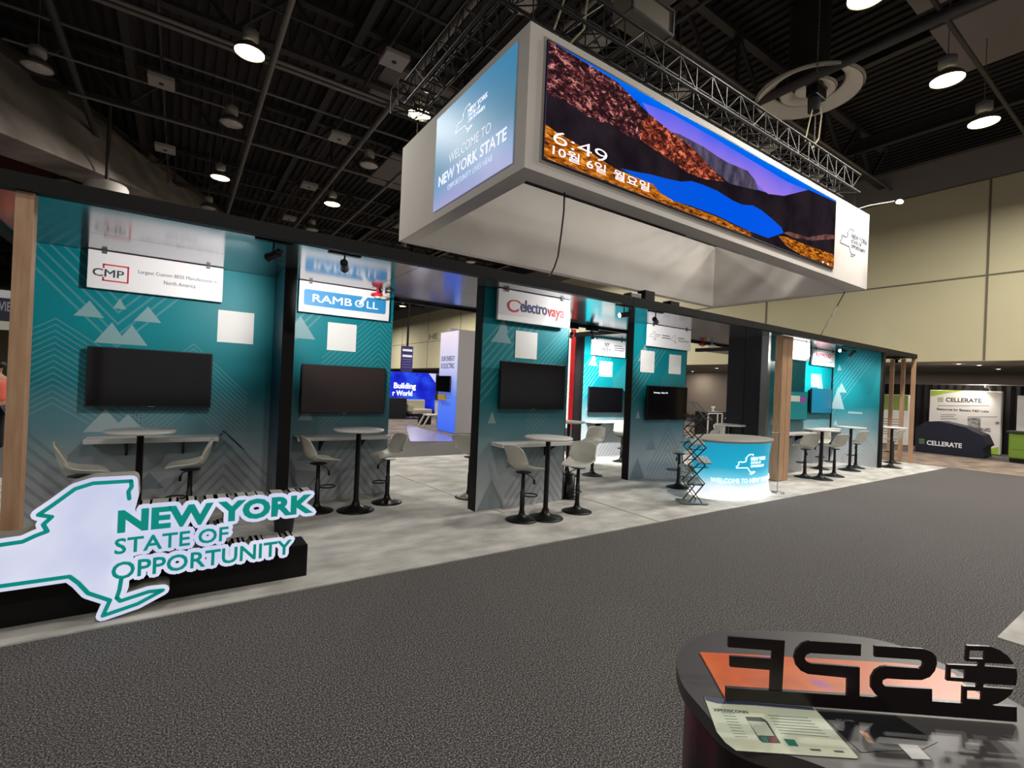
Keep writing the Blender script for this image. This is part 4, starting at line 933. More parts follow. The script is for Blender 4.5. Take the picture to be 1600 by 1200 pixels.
# ------------------------------------------------------------------ track spotlights
LENS = mat('spot lens lit', (255, 250, 240), .4, emit=9)
def track_spot(px, py, yy, target, power, label, lit=True, ang=75, real=True, col=(1, .97, .93)):
    q = at(px, py, 1, yy); q.y = yy; ztop = CZ if yy < 5.2 else 2.96
    t = thing('track_spotlight', label, 'spotlight', q, group='small black spotlights on the canopy beams')
    d = (Vector(target)-q).normalized()
    MB().box((q.x-.16, yy-.03, ztop-.055), (q.x+.16, yy+.03, ztop-.001)).build('track_adapter', BLKM, t, bevel=.003)
    MB().rod((q.x, yy, ztop-.055), (q.x, yy, q.z+.03), .009, 8).build('stem', BLKM, t)
    b = MB(); b.rod(q-d*.10, q+d*.06, .038, 16); b.rod(q+d*.06, q+d*.075, .038, 16, .043); b.rod(q-d*.10, q-d*.12, .036, 16, .02); b.build('head', BLKM, t)
    MB().rod(q+d*.0755, q+d*.077, .034, 16).build('lens', LENS if lit else GLASS_OFF, t)
    if real: light('track_spot_light', 'SPOT', q+d*.09, power, col, .035, target, ang, .7)
WSP = 130
track_spot(427, 399, 5.05, (-.25, 7.0, 2.5), WSP*1.3, 'spotlight over the first bay with a bluish sheen', ang=80)
track_spot(538, 416, 5.05, (1.95, 7.0, 2.55), WSP*1.5, 'spotlight over the second bay, before the blue name sign', ang=65)
track_spot(975, 492, 5.05, (3.9, 5.5, 2.55), WSP*1.05, 'glaring spotlight aimed left at the third bay sign', ang=85)
track_spot(1024, 501, 5.05, (8.0, 6.2, 2.6), WSP*1.3, 'spotlight over the fourth wall, before the sign with tiny logos', ang=70)
track_spot(893, 524, 7.40, (8.6, 9.9, 1.9), WSP*2.2, 'spotlight on the rear beam before the striped banner')
track_spot(925, 524, 7.40, (9.0, 8.7, 1.2), WSP*9, 'spotlight on the rear beam before the deep lit wall', ang=85)
track_spot(1156, 549, 7.44, (11.5, 9.0, 1.0), 30, 'glaring spotlight left of the black closet, upper one', real=True)
track_spot(1151, 561, 8.7, (10.5, 7.0, 1.0), 30, 'glaring spotlight left of the black closet, lower one', real=False)
track_spot(1316, 548, 5.05, (11.5, 5.4, 2.82), WSP*2.2, 'bright spotlight before the red lettered sign', ang=32)
track_spot(1331, 553, 5.05, (13.8, 6.0, 2.0), WSP*2.5, 'black spotlight left of the sideways end wall', lit=True, ang=105)
track_spot(1401, 564, 5.2, (16, 5.0, 0), 20, 'black spotlight between end wall and wooden slats', lit=False)
light('track_spot_light', 'SPOT', (13.0, 5.1, 2.75), WSP*1.0, (1, .97, .93), .04, (14.78, 5.5, 1.7), 80, .8)  # extra spot with no fixture of its own, lights the end wall
track_spot(1330, 549, 6.2, (12.6, 5.8, .4), WSP*1.0, 'spotlight deeper in the right bay', ang=95) if False else None
# red and pale alarm heads under the rear edge
for (px, py, yy, M, lab) in [(1098, 531, 7.3, RED, 'small red round alarm head under the polished canopy, behind the counter'), (1113, 529, 7.3, WHITE, 'small white round alarm head beside the red one'), (591, 450, 6.9, RED, 'red alarm head touching the corner of the blue name sign'), (600, 455, 6.9, WHITE, 'pale alarm head beside the red one at the blue name sign')]:
    q = at(px, py, 1, yy)
    t = thing('alarm_head', lab, 'alarm', (q.x, yy, CZ-.001))
    zz = CZ-.07
    MB().lathe([(.02, CZ-.0005), (.02, zz+.03), (.09, zz+.01), (.10, zz-.02), (.05, zz-.03)], (q.x, yy, 0), 18).build('housing', M, t)
    MB().lathe([(.05, zz-.03), (.045, zz-.055), (.001, zz-.06)], (q.x, yy, 0), 16).build('lens', WHITE, t)
# black adapter boxes on top of the canopy
for (px, py, lab) in [((1015), 466, 'black junction box on top of the canopy near the fourth wall'), (1054, 479, 'small black clamp on top of the canopy'), (994, 456, 'grey box on the canopy below the hanging box')]:
    q = at(px, py, 1, 4.97)
    tag(MB().box((q.x-.11, 4.96, 3.066), (q.x+.11, 5.12, 3.24 if px == 1015 else 3.16)).build('junction_box', BLKM if px != 994 else GREYM, bevel=.006), lab, 'junction box')

# ------------------------------------------------------------------ striped banner behind
t = thing('striped_banner', 'tall banner with red and white vertical stripes behind the third bay', 'banner', (8.75, 10.0, 0))
xa = at(882, 600, 1, 10).x; xr0 = at(889.5, 600, 1, 10).x; xr1 = at(896.5, 600, 1, 10).x; xb = at(902, 600, 1, 10).x
BW = mat('glowing white fabric', (250, 245, 235), .5, emit=.55); BR = mat('glowing red fabric', (200, 30, 34), .5, emit=.3); BB = mat('blue stripe', (50, 50, 140), .5)  # white and red fabric given a faint glow of their own
MB().box((xa-.3, 10, .62), (xr0, 10.05, 3.3)).box((xr1, 10, .62), (xb, 10.05, 3.3)).build('white_field', BW, t)
MB().box((xr0, 9.99, .62), (xr1, 10.05, 3.3)).build('red_stripe', BR, t); MB().box((xa-.36, 9.985, .62), (xa-.02, 10.05, 3.3)).build('blue_stripe', BB, t)
MB().box((xa-.3, 9.9, .012), (xb, 10.1, .618)).build('base_box', mat('grey base board', (120, 118, 116), .6), t)
t = thing('tall_post', 'tall black post at the left edge of the deep lit wall', 'post', (7.9, 8.85, 0))
MB().box((7.86, 8.8, .012), (8.03, 8.84, 2.955)).build('shaft', BLACK, t)

# ------------------------------------------------------------------ seen through the gap between second and third bays
def floorp(px, py, z=0): return at(px, py, 2, z)
XT = 7.65; y1, y0 = 15.8, 14.49; zt = at(714, 516, 1, y0).z
t = thing('display_tower', 'tall white to blue tower with two lines of dark lettering', 'display tower', (8.2, 15.1, 0))
TW = ramp_mat('tower print', 2, 0, zt, [(0, (60, 110, 250)), (.35, (90, 130, 245)), (.62, (190, 196, 240)), (1, (232, 222, 238))], .5, emit=.5)
MB().box((XT, y0, .02), (XT+.03, y1, zt)).build('printed_face', TW, t); MB().box((XT+.031, y0, .02), (XT+.9, y1, zt)).build('body', mat('tower side grey', (186, 182, 184), .6), t)
hz = lambda py, px=700: at(px, py, 0, XT).z
MB().text('OUR ENERGY', (XT-.001, y1-.12, hz(564, 698)), -Y, Z, -X, 1.02, .17, .004).text('IS ELECTRIC', (XT-.001, y1-.14, hz(575.5, 698)), -Y, Z, -X, 1.0, .17, .004).build('lettering', TXT_DK, t)
MB().text('SUST', (XT-.001, y1-.3, hz(634, 695)), -Y, Z, -X, .65, .12, .003).build('faint_lettering', mat('faint blue lettering', (90, 100, 200), .6), t)
a = at(682, 587, 0, XT-.1); b = at(702, 613, 0, XT-.1)
t = thing('flat_screen', 'black tablet screen on the white and blue tower', 'screen', (XT-.06, (a.y+b.y)/2, b.z)); MB().box((XT-.1, a.y, b.z), (XT-.05, b.y, a.z)).build('housing', BEZEL, t); MB().box((XT-.05, (a.y+b.y)/2-.1, b.z+.1), (XT-.001, (a.y+b.y)/2+.1, a.z-.1)).build('wall_mount', BLKM, t); MB().box((XT-.102, a.y-.02, b.z+.02), (XT-.1005, b.y+.02, a.z-.02)).build('screen_glass', SCREEN, t)
a = at(684, 616, 0, XT-.06); b = at(695, 625, 0, XT-.06)
tag(MB().box((XT-.06, a.y, b.z), (XT-.001, b.y, a.z)).build('leaflet_holder', mat('yellow leaflet holder', (214, 178, 60), .5)), 'small yellow leaflet holder under the tower screen', 'leaflet holder')
a = at(722, 519, 1, 16.5); b = at(752, 535, 1, 16.5)
t = thing('header_wall', 'white header beam with a violet stripe right of the tower', 'header', ((a.x+b.x)/2, 16.6, 0)); z0 = b.z-.25
MB().box((a.x-.5, 16.5, z0), (b.x+1, 16.7, a.z+.1)).build('beam', mat('white header', (190, 186, 186), .6), t); MB().box((b.x+.8, 16.5, .0), (b.x+1, 16.7, z0-.001)).box((a.x-.5, 16.51, .0), (a.x-.4, 16.69, z0-.001)).build('leg', mat('white header', (190, 186, 186), .6), t)
MB().box((a.x, 16.49, (a.z+b.z)/2-.17), (b.x, 16.499, (a.z+b.z)/2+.17)).build('violet_stripe', mat('violet stripe', (70, 60, 170), .5, emit=.3), t)
a = at(600, 580.5, 1, 22); b = at(680, 583, 1, 22)
t = thing('video_wall', 'wide blue glowing video wall with white slogan in the distance', 'video wall', ((a.x+b.x)/2, 22.1, 0))
SCRB = noise_mat('deep blue video picture', (6, 20, 190), (40, 90, 250), 1.4, .5, 8, emit=.9, c3=(14, 44, 225))
MB().box((a.x-2, 22, .3), (b.x+.05, 22.1, (a.z+b.z)/2)).build('screen_face', SCRB, t); MB().box((a.x-2.05, 22.101, .0), (b.x+.1, 22.4, (a.z+b.z)/2+.02)).build('cabinet', BEZEL, t)
c = at(615, 612, 1, 22); d = at(649.5, 612, 1, 22); 
MB().text('Building', (c.x, 22, at(632, 610, 1, 22).z), X, Z, -Y, d.x-c.x, .36, .004, bold=.03).text('r World', (at(613, 620, 1, 22).x, 22, at(630, 618.5, 1, 22).z), X, Z, -Y, at(644, 620, 1, 22).x-at(613, 620, 1, 22).x, .26, .004, bold=.03).build('lettering', mat('bright white lettering', (245, 245, 255), .5, emit=.9), t)
MB().prism([(at(670, 584, 1, 22).x, (a.z+b.z)/2-.001), (b.x+.04, (a.z+b.z)/2-.001), (b.x+.04, (a.z+b.z)/2-.45)], (0, 21.998, 0), X, Z, -Y, .002).build('corner_flash', mat('pale corner', (200, 205, 250), .5, emit=.6), t)
a = at(628, 540, 1, 24); b = at(644, 582, 1, 24)
t = thing('hanging_banner', 'narrow violet banner with white bands above the video wall', 'banner', ((a.x+b.x)/2, 24.05, b.z))
MB().box((a.x, 24, b.z-.4), (b.x, 24.08, a.z)).build('fabric', mat('violet banner', (62, 54, 120), .6, emit=.1), t)
hh = a.z-b.z
MB().box((a.x+.05, 23.99, a.z-.2*hh), (b.x-.05, 23.999, a.z-.12*hh)).box((a.x+.05, 23.99, a.z-.42*hh), (b.x-.05, 23.999, a.z-.34*hh)).build('white_band', mat('banner white', (235, 235, 245), .5, emit=.4), t)
MB().box((a.x+.06, 23.99, a.z-.53*hh), (b.x-.06, 23.999, a.z-.5*hh)).box((a.x+.06, 23.99, a.z-.62*hh), (b.x-.06, 23.999, a.z-.6*hh)).box((a.x+.06, 23.99, a.z-.72*hh), (b.x-.06, 23.999, a.z-.7*hh)).box((a.x+.06, 23.99, a.z-.82*hh), (b.x-.06, 23.999, a.z-.8*hh)).build('thin_line', mat('banner lilac', (120, 120, 190), .5, emit=.2), t)
MB().box(((a.x+b.x)/2-.05, 24.0, a.z), ((a.x+b.x)/2+.05, 24.05, 11.4)).build('hanger', BLKM, t)
a = at(606, 620, 1, 20.8); b = at(635, 652, 2, 0)
tag(MB().box((at(602, 640, 1, 20.8).x, 20.8, 0), (at(635, 640, 1, 20.8).x, 21.5, at(620, 622, 1, 20.8).z)).build('dark_plinth', mat('very dark plinth', (34, 30, 40), .6), bevel=.01), 'dark square plinth in front of the blue video wall', 'plinth')
pts = [(633, 663), (702, 683), (704, 690), (640, 691)]
flatthing('glossy_floor_panel', [(lambda q: (q.x, q.y))(floorp(*q)) for q in [(633, 662.5), (706, 683.5), (707, 690.5), (641, 690.5)]], .0008, .02, mat('glossy lilac floor', (150, 146, 190), .2), 'glossy lilac floor panel at the foot of the tower', 'floor panel')
flatthing('far_booth_carpet', [(-2, 13.4), (5.5, 13.4), (7.4, 13.9), (17, 13.9), (17, 20.2), (-2, 20.2)], .0004, .0075, noise_mat('brown grey far carpet', (104, 92, 86), (150, 136, 126), 2, .9), 'brown grey carpet of the booth behind the tower', 'carpet')
def lounge(px, py, rz, w_, label):
    q = floorp(px, py); t = thing('lounge_chair', label, 'lounge chair', (q.x, q.y, .011), math.radians(rz), 'pale lounge seats far behind the stand')
    F = mat('cream upholstery', (196, 190, 170), .8)
    MB().box((-w_/2, -.35, .22), (w_/2, .35, .44)).build('seat', F, t, world=False, bevel=.05)
    MB().box((-w_/2, .28, .40), (w_/2, .42, .85)).box((-w_/2-.06, -.3, .3), (-w_/2+.06, .42, .66)).build('backrest', F, t, world=False, bevel=.05)
    for sx in (-1, 1):
        for sy in (-1, 1): MB().rod((sx*(w_/2-.08), sy*.28, 0), (sx*(w_/2-.1), sy*.24, .22), .018, 6).build('leg', BLKM, t, world=False)
lounge(654, 654, 8, 1.0, 'cream lounge sofa in front of the blue video wall')
lounge(735, 661, 0, 1.2, 'pale sofa glimpsed right of the tower')
q = floorp(668, 667); t = thing('side_chair', 'white angular chair at the left foot of the tower', 'chair', (q.x, q.y, .011))
WC = mat('white chair frame', (206, 200, 188), .5)
MB().box((-.1, -.25, .42), (.5, .25, .47)).build('seat', WC, t, world=False); MB().hexa([(.40, -.25, .47), (.46, -.25, .47), (.46, .25, .47), (.40, .25, .47), (.55, -.25, .95), (.61, -.25, .95), (.61, .25, .95), (.55, .25, .95)]).build('backrest', WC, t, world=False)
for yy in (-.22, .22):
    MB().bar((-.05, yy, .44), (-.3, yy, 0), .05).build('leg', WC, t, world=False); MB().bar((.42, yy, .44), (.52, yy, 0), .05).build('leg', WC, t, world=False)
q = floorp(663, 663)
tag(MB().box((q.x-.2, q.y-.2, .0), (q.x+.2, q.y+.2, .42)).build('side_table', BLKM, bevel=.01), 'small black cube table beside the white angular chair', 'side table')
a = at(671, 527, 0, XW-.02); b = at(684, 527, 0, XW-.02)
tag(MB().text('HE', (XW-.02, a.y, at(676, 530, 0, XW-.02).z), -Y, Z, -X, a.y-b.y, at(676, 521.5, 0, XW-.02).z-at(676, 530, 0, XW-.02).z, .03).build('wall_lettering', mat('brown wall lettering', (96, 88, 74), .6)), 'brown capital letters high on the cream wall, cut by the tower', 'lettering')
# pipe and drape in the far recess, behind tower
t = thing('drape_wall', 'black pipe and drape curtain far behind the tower', 'curtain', (20.5, 30, 0))
mb = MB(); 
def drape(mb, x, ya, yb, h):
    n = int(abs(yb-ya)/.12); ps = [(x+.05*(k % 2), ya+(yb-ya)*k/n) for k in range(n+1)]
    for p_, q_ in zip(ps[:-1], ps[1:]): mb.add([(p_[0], p_[1], .01), (q_[0], q_[1], .01), (q_[0], q_[1], h), (p_[0], p_[1], h)], [(0, 1, 2, 3)])
drape(mb, 20.5, 18, 48, 2.5); mb.build('fabric', DRAPE, t); MB().rod((20.55, 18, 2.52), (20.55, 48, 2.52), .025, 8).build('rail', GREYM, t)

# ------------------------------------------------------------------ right background
t = thing('drape_wall', 'black curtain behind the draped machine and white backdrop', 'curtain', (24.3, 4, 0))
zt = at(1500, 602, 0, 24.3).z
mb = MB(); drape(mb, 24.3, -3, 11.2, zt); mb.build('fabric', DRAPE, t); MB().rod((24.36, -3, zt+.02), (24.36, 11.2, zt+.02), .025, 8).build('rail', GREYM, t)
XBk = 23.6
def bd(px, py): q = at(px, py, 0, XBk); return (-q.y, q.z)
TL, TR, BR_, BL_ = bd(1453, 609), bd(1566, 611), bd(1564, 712), bd(1449, 705)
t = thing('backdrop', 'white fabric backdrop with green corner and dark capital lettering', 'backdrop', (XBk, -(TL[0]+TR[0])/2, 0))
ya, yb, zb = -TL[0], -TR[0], TL[1]
MB().box((XBk, yb, .012), (XBk+.25, ya, zb)).build('fabric_frame', mat('backdrop white', (226, 220, 214), .6), t, bevel=.03)
O = Vector((XBk-.002, 0, 0)); U_ = -Y
MB().prism([bd(1455, 610), bd(1510, 610), bd(1480, 614), bd(1455, 619)], O, U_, Z, -X, .001).prism([(-ya+.03, .03), (-yb-.03, .03), (-yb-.03, .3), (-yb-.5, .1), (-ya+.5, .2)], O, U_, Z, -X, .001).build('green_corner', mat('lime print', (160, 190, 60), .6), t)
def rlabel(s, x0, x1, yt, yb_, M, bold=0, name='lettering'):
    a_, b_ = bd(x0, (yt+yb_)/2), bd(x1, (yt+yb_)/2); z0_, z1_ = bd(x0, yb_)[1], bd(x0, yt)[1]
    MB().text(s, O+U_*a_[0]+Z*z0_, U_, Z, -X, b_[0]-a_[0], z1_-z0_, .003, bold=bold).build(name, M, t)
rlabel('CELLERATE', 1478, 1534, 621, 627.5, TXT_DK, .02)
rlabel('Resources for Battery R&D Labs', 1464, 1545, 637, 641.5, TXT_DK, .01)
mb = MB()
for k in range(3): mb.prism([bd(1465, 621+2.6*k), bd(1474, 621+2.6*k), bd(1474, 622.2+2.6*k), bd(1465, 622.2+2.6*k)], O, U_, Z, -X, .002)
mb.build('logo_bars', mat('olive logo', (120, 150, 60), .6), t)
mb = MB()
for k, (x0_, x1_, yy) in enumerate([(1465, 1545, 633.5), (1470, 1494, 647.5), (1470, 1491, 650.5), (1470, 1495, 654), (1512, 1558, 651)]): mb.prism([bd(x0_, yy), bd(x1_, yy), bd(x1_, yy+.8), bd(x0_, yy+.8)], O, U_, Z, -X, .001)
mb.build('small_print', TXT_G, t)
mb = MB().prism([bd(1512, 653), bd(1532, 653), bd(1532, 674), bd(1512, 672)], O, U_, Z, -X, .001).prism([bd(1520, 668), bd(1548, 669), bd(1548, 675), bd(1520, 673)], O, U_, Z, -X, .002).prism([bd(1555, 659), bd(1561, 659), bd(1561, 663), bd(1555, 663)], O, U_, Z, -X, .002)
mb.build('printed_picture', noise_mat('machine picture', (90, 86, 84), (190, 184, 178), 9, .6), t)
MB().tube([(XBk+.1, -bd(1546, 605)[0], zb+.01), (XBk-.1, -bd(1546, 605)[0], zb+.16), (XBk-.4, -bd(1546, 605)[0], zb+.18)], .015).rod((XBk-.4, -bd(1546, 605)[0], zb+.18), (XBk-.44, -bd(1546, 605)[0], zb+.10), .05, 12).build('arm_lamp', WHITE, t)
light('backdrop_lamp', 'SPOT', (XBk-.46, -bd(1540, 605)[0], zb+.10), 40, (1, .95, .88), .04, (XBk, (ya+yb)/2, 1.3), 120, .8)
# draped machine
XC = 21.5
def cp(px, py): q = at(px, py, 0, XC); return (-q.y, max(q.z, .02))
prof = [cp(1430, 703), cp(1430, 668), cp(1436, 665), cp(1447, 658.5), cp(1467, 658), cp(1485, 662), cp(1508, 667.5), cp(1520, 674), cp(1534, 680), cp(1537, 686), cp(1542, 697), cp(1536, 700), cp(1537, 717)]
prof[0] = (prof[0][0], .02); prof[-1] = (prof[-1][0], .02)
t = thing('draped_machine', 'machine hidden under a navy cloth with white capital lettering', 'covered machine', (XC+.5, -(prof[0][0]+prof[-1][0])/2, 0))
inn = [(p_[0]*.96+(prof[0][0]+prof[-1][0])*.02, p_[1]*.97 if p_[1] > .1 else .02) for p_ in prof]
b = MB().prism(prof, (XC, 0, 0), -Y, Z, X, .95); b.build('cloth', NAVY, t, bevel=.04)
O = Vector((XC-.002, 0, 0))
a_, b_ = cp(1448, 694), cp(1503, 698)
MB().text('CELLERATE', O+U_*a_[0]+Z*(cp(1448, 695)[1]), U_, (Z*1+U_*0), -X, b_[0]-a_[0], .16, .004, bold=.03).build('lettering', TXT_W, t)
mb = MB()
for k in range(3): mb.prism([cp(1436, 685.5+2.8*k), cp(1444.5, 686+2.8*k), cp(1444.5, 687.6+2.8*k), cp(1436, 687+2.8*k)], O, U_, Z, -X, .003)
mb.build('logo_bars', mat('green grey logo', (110, 150, 90), .6), t)
# green counter at the right edge
XG = 21.2; a = at(1574, 722, 0, XG); zt = at(1574, 673, 0, XG).z
t = thing('green_counter', 'lime green counter with dark top at the right edge', 'counter', (XG+.4, a.y-1, 0))
MB().box((XG, a.y-2.2, .12), (XG+.7, a.y, zt-.05)).build('body', GREEN, t, bevel=.05)
MB().box((XG+.03, a.y-2.17, .012), (XG+.67, a.y-.03, .119)).build('plinth', BLACK, t); MB().box((XG-.05, a.y-2.25, zt-.049), (XG+.75, a.y+.05, zt)).build('counter_top', mat('dark green top', (40, 46, 30), .5), t)
MB().box((XG-.003, a.y-2.1, zt*.42), (XG-.0005, a.y-.1, zt*.43)).build('groove', mat('dark groove', (60, 80, 24), .6), t)
a = at(1590, 618, 0, XBk); 
tag(MB().box((XBk, a.y-1.2, .012), (XBk+.03, a.y, a.z)).build('roll_up_banner', mat('banner pale', (214, 210, 206), .6)), 'pale roll-up banner behind the green counter at the right edge', 'banner')
a, b = at(1384, 616, 0, XBk), at(1421, 615, 0, XBk)
t = thing('backdrop', 'green and white backdrop seen between the wooden slats', 'backdrop', (XBk, (a.y+b.y)/2, 0))
MB().box((XBk, b.y, .012), (XBk+.2, a.y+1.5, a.z)).build('fabric_frame', mat('backdrop white', (226, 220, 214), .6), t, bevel=.03)
MB().box((XBk-.003, b.y+.03, a.z-.62), (XBk-.001, a.y+1.4, a.z-.02)).build('green_field', mat('olive print', (126, 150, 74), .6), t)
mb = MB()
for k in range(7): mb.box((XBk-.003, b.y+.25, 1.0-.1*k), (XBk-.001, a.y+.5, 1.03-.1*k))
mb.build('small_print', TXT_G, t)
# things seen behind the curved counter
q = floorp(1112, 683)
t = thing('equipment_rack', 'black cabinet with white tubular frame behind the counter', 'cabinet', (11.4, 11.2, .0))
xa, xb = at(1107, 660, 1, 11).x, at(1141, 660, 1, 11).x; zt = at(1120, 644, 1, 11).z
MB().box((xa, 11.05, .12), (xb, 11.6, zt)).build('body', BLKM, t, bevel=.01)
for xx in (xa-.04, (xa+xb)/2-.15, (xa+xb)/2+.15): MB().bar((xx, 11.0, .012), (xx, 11.0, zt-.06), .04).build('frame_post', WHITE, t)
MB().bar((xa-.04, 11.0, zt-.05), ((xa+xb)/2+.15, 11.0, zt-.05), .04).bar(((xa+xb)/2-.15, 11.0, .5), ((xa+xb)/2+.15, 11.0, .5), .04).build('frame_rail', WHITE, t)
tag(MB().lathe([(.05, 0), (.04, .12), (.09, .2), (.001, .21)], ((xa+xb)/2, 11.3, zt), 14).build('glass_vase', WHITE), 'small white cup on top of the black cabinet', 'cup')
xa, xb = at(1161, 620, 1, 11.5).x, at(1168.5, 620, 1, 11.5).x
t = thing('navy_banner', 'narrow navy upright banner with white marks behind the counter', 'banner', ((xa+xb)/2, 11.5, 0)); zt = at(1164, 600, 1, 11.5).z
MB().box((xa, 11.5, .012), (xb+.1, 11.53, zt)).build('fabric', mat('navy banner print', (40, 44, 92), .6), t)
mb = MB()
for k in range(5): mb.prism([((xa+xb)/2-.08+.02*k, zt-.5-.22*k), ((xa+xb)/2+.08, zt-.42-.22*k), ((xa+xb)/2+.02, zt-.35-.22*k)], (0, 11.499, 0), X, Z, -Y, .001)
mb.build('white_mark', TXT_W, t)
xa, xb = at(1143, 650, 1, 12).x, at(1170, 650, 1, 12).x
tag(MB().box((xa, 12, .012), (xb+.3, 12.7, at(1150, 645, 1, 12).z)).build('navy_table', mat('navy table cloth', (44, 44, 92), .7), bevel=.02), 'navy cloth covered table behind the curved counter', 'table')
q = at(1057, 600, 1, 9.5)
# cable along the wall base, black, behind the counter
tag(MB().tube([floorp(1070, 676, .02), floorp(1085, 672, .02), floorp(1100, 677, .02), floorp(1118, 674, .02)], .02, 6).build('floor_cable', BLKM), 'black cable lying on the carpet behind the rack', 'cable')

# ------------------------------------------------------------------ left edge: dark sign, person in coral shirt
a, b = at(-30, 462, 1, 16), at(18, 496, 1, 16)
t = thing('dark_sign', 'dark blue overhead sign with pale letters at the far left edge', 'sign', ((a.x+b.x)/2, 16, b.z))
MB().box((a.x-1.5, 16, b.z-.1), (b.x+.3, 16.2, a.z)).build('board', mat('dusky blue board', (46, 50, 72), .6), t); MB().box((a.x-1.5, 15.98, b.z-.3), (b.x+.3, 16.22, b.z-.101)).build('white_edge', WHITE, t)
for xx in (a.x-1.2, b.x+.1): MB().bar((xx, 16.1, .012), (xx, 16.1, b.z-.301), .08).build('leg', GREYM, t)
c0, c1 = at(-8, 478, 1, 16), at(17, 481, 1, 16)
MB().text('bVIE', (c0.x, 16, at(5, 486, 1, 16).z), X, Z, -Y, c1.x-c0.x, .22, .004, bold=.01).build('lettering', mat('pale blue lettering', (170, 176, 196), .6), t)
a, b = at(-60, 300, 1, 24), at(27, 345, 1, 24)
tag(MB().box((a.x-8, 24, b.z), (b.x+1, 24.5, 9)).build('maroon_panel', mat('maroon upper panel', (92, 44, 42), .8)), 'dusky maroon panel high at the far left edge', 'panel')
def skin_obj(name, chains, M, parent, lv=2):
    vs = []; es = []; rr = []
    for ch in chains:
        prev = None
        for c in ch:
            if isinstance(c, int): prev = c; continue
            vs.append(c[:3]); rr.append(c[3:]); i = len(vs)-1
            if prev is not None: es.append((prev, i))
            prev = i
    me = bpy.data.meshes.new(name); me.from_pydata(vs, es, []); me.materials.append(M)
    o = bpy.data.objects.new(name, me); COL.objects.link(o); o.parent = parent
    s = o.modifiers.new('skin', 'SKIN'); s.use_smooth_shade = True
    me.skin_vertices.new() if not me.skin_vertices else None
    for k, r in enumerate(rr): me.skin_vertices[0].data[k].radius = (r[0], r[-1])
    me.skin_vertices[0].data[0].use_root = True
    s = o.modifiers.new('sub', 'SUBSURF'); s.levels = 1; s.render_levels = lv
    return o
q = atd(-9, 700, 9.1)
t = thing('person', 'person in coral shirt and dark trousers standing at the far left edge', 'person', (q.x, q.y, .011), math.radians(70))
SK = mat('skin', (176, 128, 104), .6)
body = [[(0, 0, .95, .15, .11), (0, 0, 1.12, .14, .10), (0, .01, 1.28, .16, .11), (0, 0, 1.42, .12, .09), (0, 0, 1.49, .055), (0, .01, 1.56, .07), (0, .015, 1.63, .085, .095), (0, .01, 1.71, .06)],
        [3, (.18, 0, 1.40, .055), (.23, 0, 1.13, .042), (.23, .10, .90, .03), (.23, .13, .82, .032, .018), (.225, .15, .76, .012), (.215, .16, .72, .009)], [3, (-.18, 0, 1.40, .055), (-.23, 0, 1.13, .042), (-.23, .08, .88, .03), (-.23, .10, .80, .032, .018), (-.225, .12, .74, .012)],
        [0, (.10, 0, .86, .09), (.11, .01, .48, .058), (.11, 0, .10, .04), (.11, .14, .03, .03)], [0, (-.10, 0, .86, .09), (-.11, .01, .48, .058), (-.11, 0, .10, .04), (-.11, .14, .03, .03)]]
skin_obj('body', body, SK, t)
skin_obj('shirt', [[(0, 0, .92, .17, .13), (0, 0, 1.12, .16, .12), (0, .01, 1.28, .18, .13), (0, 0, 1.42, .13, .10)], [3, (.18, 0, 1.40, .075), (.22, 0, 1.22, .065)], [3, (-.18, 0, 1.40, .075), (-.22, 0, 1.22, .065)]], mat('coral shirt', (226, 98, 78), .7), t)
skin_obj('trousers', [[(0, 0, .93, .17, .13)], [0, (.10, 0, .84, .10), (.11, .01, .48, .08), (.11, 0, .08, .07)], [0, (-.10, 0, .84, .10), (-.11, .01, .48, .08), (-.11, 0, .08, .07)]], mat('dark trousers', (28, 28, 34), .8), t)
hr = skin_obj('hair', [[(0, -.01, 1.72, .07), (0, -.035, 1.67, .095), (0, -.05, 1.60, .08)]], mat('black hair', (20, 16, 15), .6), t)
MB().lathe([(.012, 0), (.012, .01)], (.03, .105, 1.635), 8).lathe([(.012, 0), (.012, .01)], (-.03, .105, 1.635), 8).build('eyes', mat('dark eyes', (20, 16, 15), .3), t, world=False)
MB().rod((0, .10, 1.62), (0, .125, 1.595), .012, 8, .016).build('nose', SK, t, world=False)

# ------------------------------------------------------------------ foreground counter with cut-out letters
TZ_ = 1.05
def tp(px, py, z=TZ_): q = at(px, py, 2, z); return (q.x, q.y)
rim = [(1060, 1052), (1057, 1030), (1063, 1014), (1080, 1000), (1105, 991), (1135, 986), (1180, 985), (1250, 987), (1320, 992), (1390, 1004), (1464, 1033), (1520, 1060), (1570, 1088), (1610, 1112), (1680, 1160), (1740, 1230), (1700, 1330), (1560, 1330), (1420, 1262), (1310, 1208), (1240, 1182), (1180, 1168), (1130, 1142), (1095, 1105), (1070, 1075)]
rp_ = [tp(*q) for q in rim]
def smooth(ps, n=4):
    out = []; N_ = len(ps)
    for i in range(N_):
        p0, p1, p2, p3 = (Vector(ps[(i+k-1) % N_]) for k in range(4))
        for k in range(n):
            u = k/n; out.append(tuple(.5*((2*p1)+(p2-p0)*u+(2*p0-5*p1+4*p2-p3)*u*u+(3*p1-p0-3*p2+p3)*u**3)))
    return out
rs = smooth(rp_)
t = thing('information_counter', 'near black oval counter in the right foreground with magenta printed sides', 'counter', (1.35, .45, 0))
MB().prism(rs, (0, 0, TZ_-.03), X, Y, Z, .03).build('counter_top', mat('charcoal counter top', (74, 71, 70), .36, spec=.3), t, label='charcoal counter top')
cxm = sum(p_[0] for p_ in rs)/len(rs); cym = sum(p_[1] for p_ in rs)/len(rs)
ins = [(cxm+(p_[0]-cxm)*.93, cym+(p_[1]-cym)*.93) for p_ in rs]
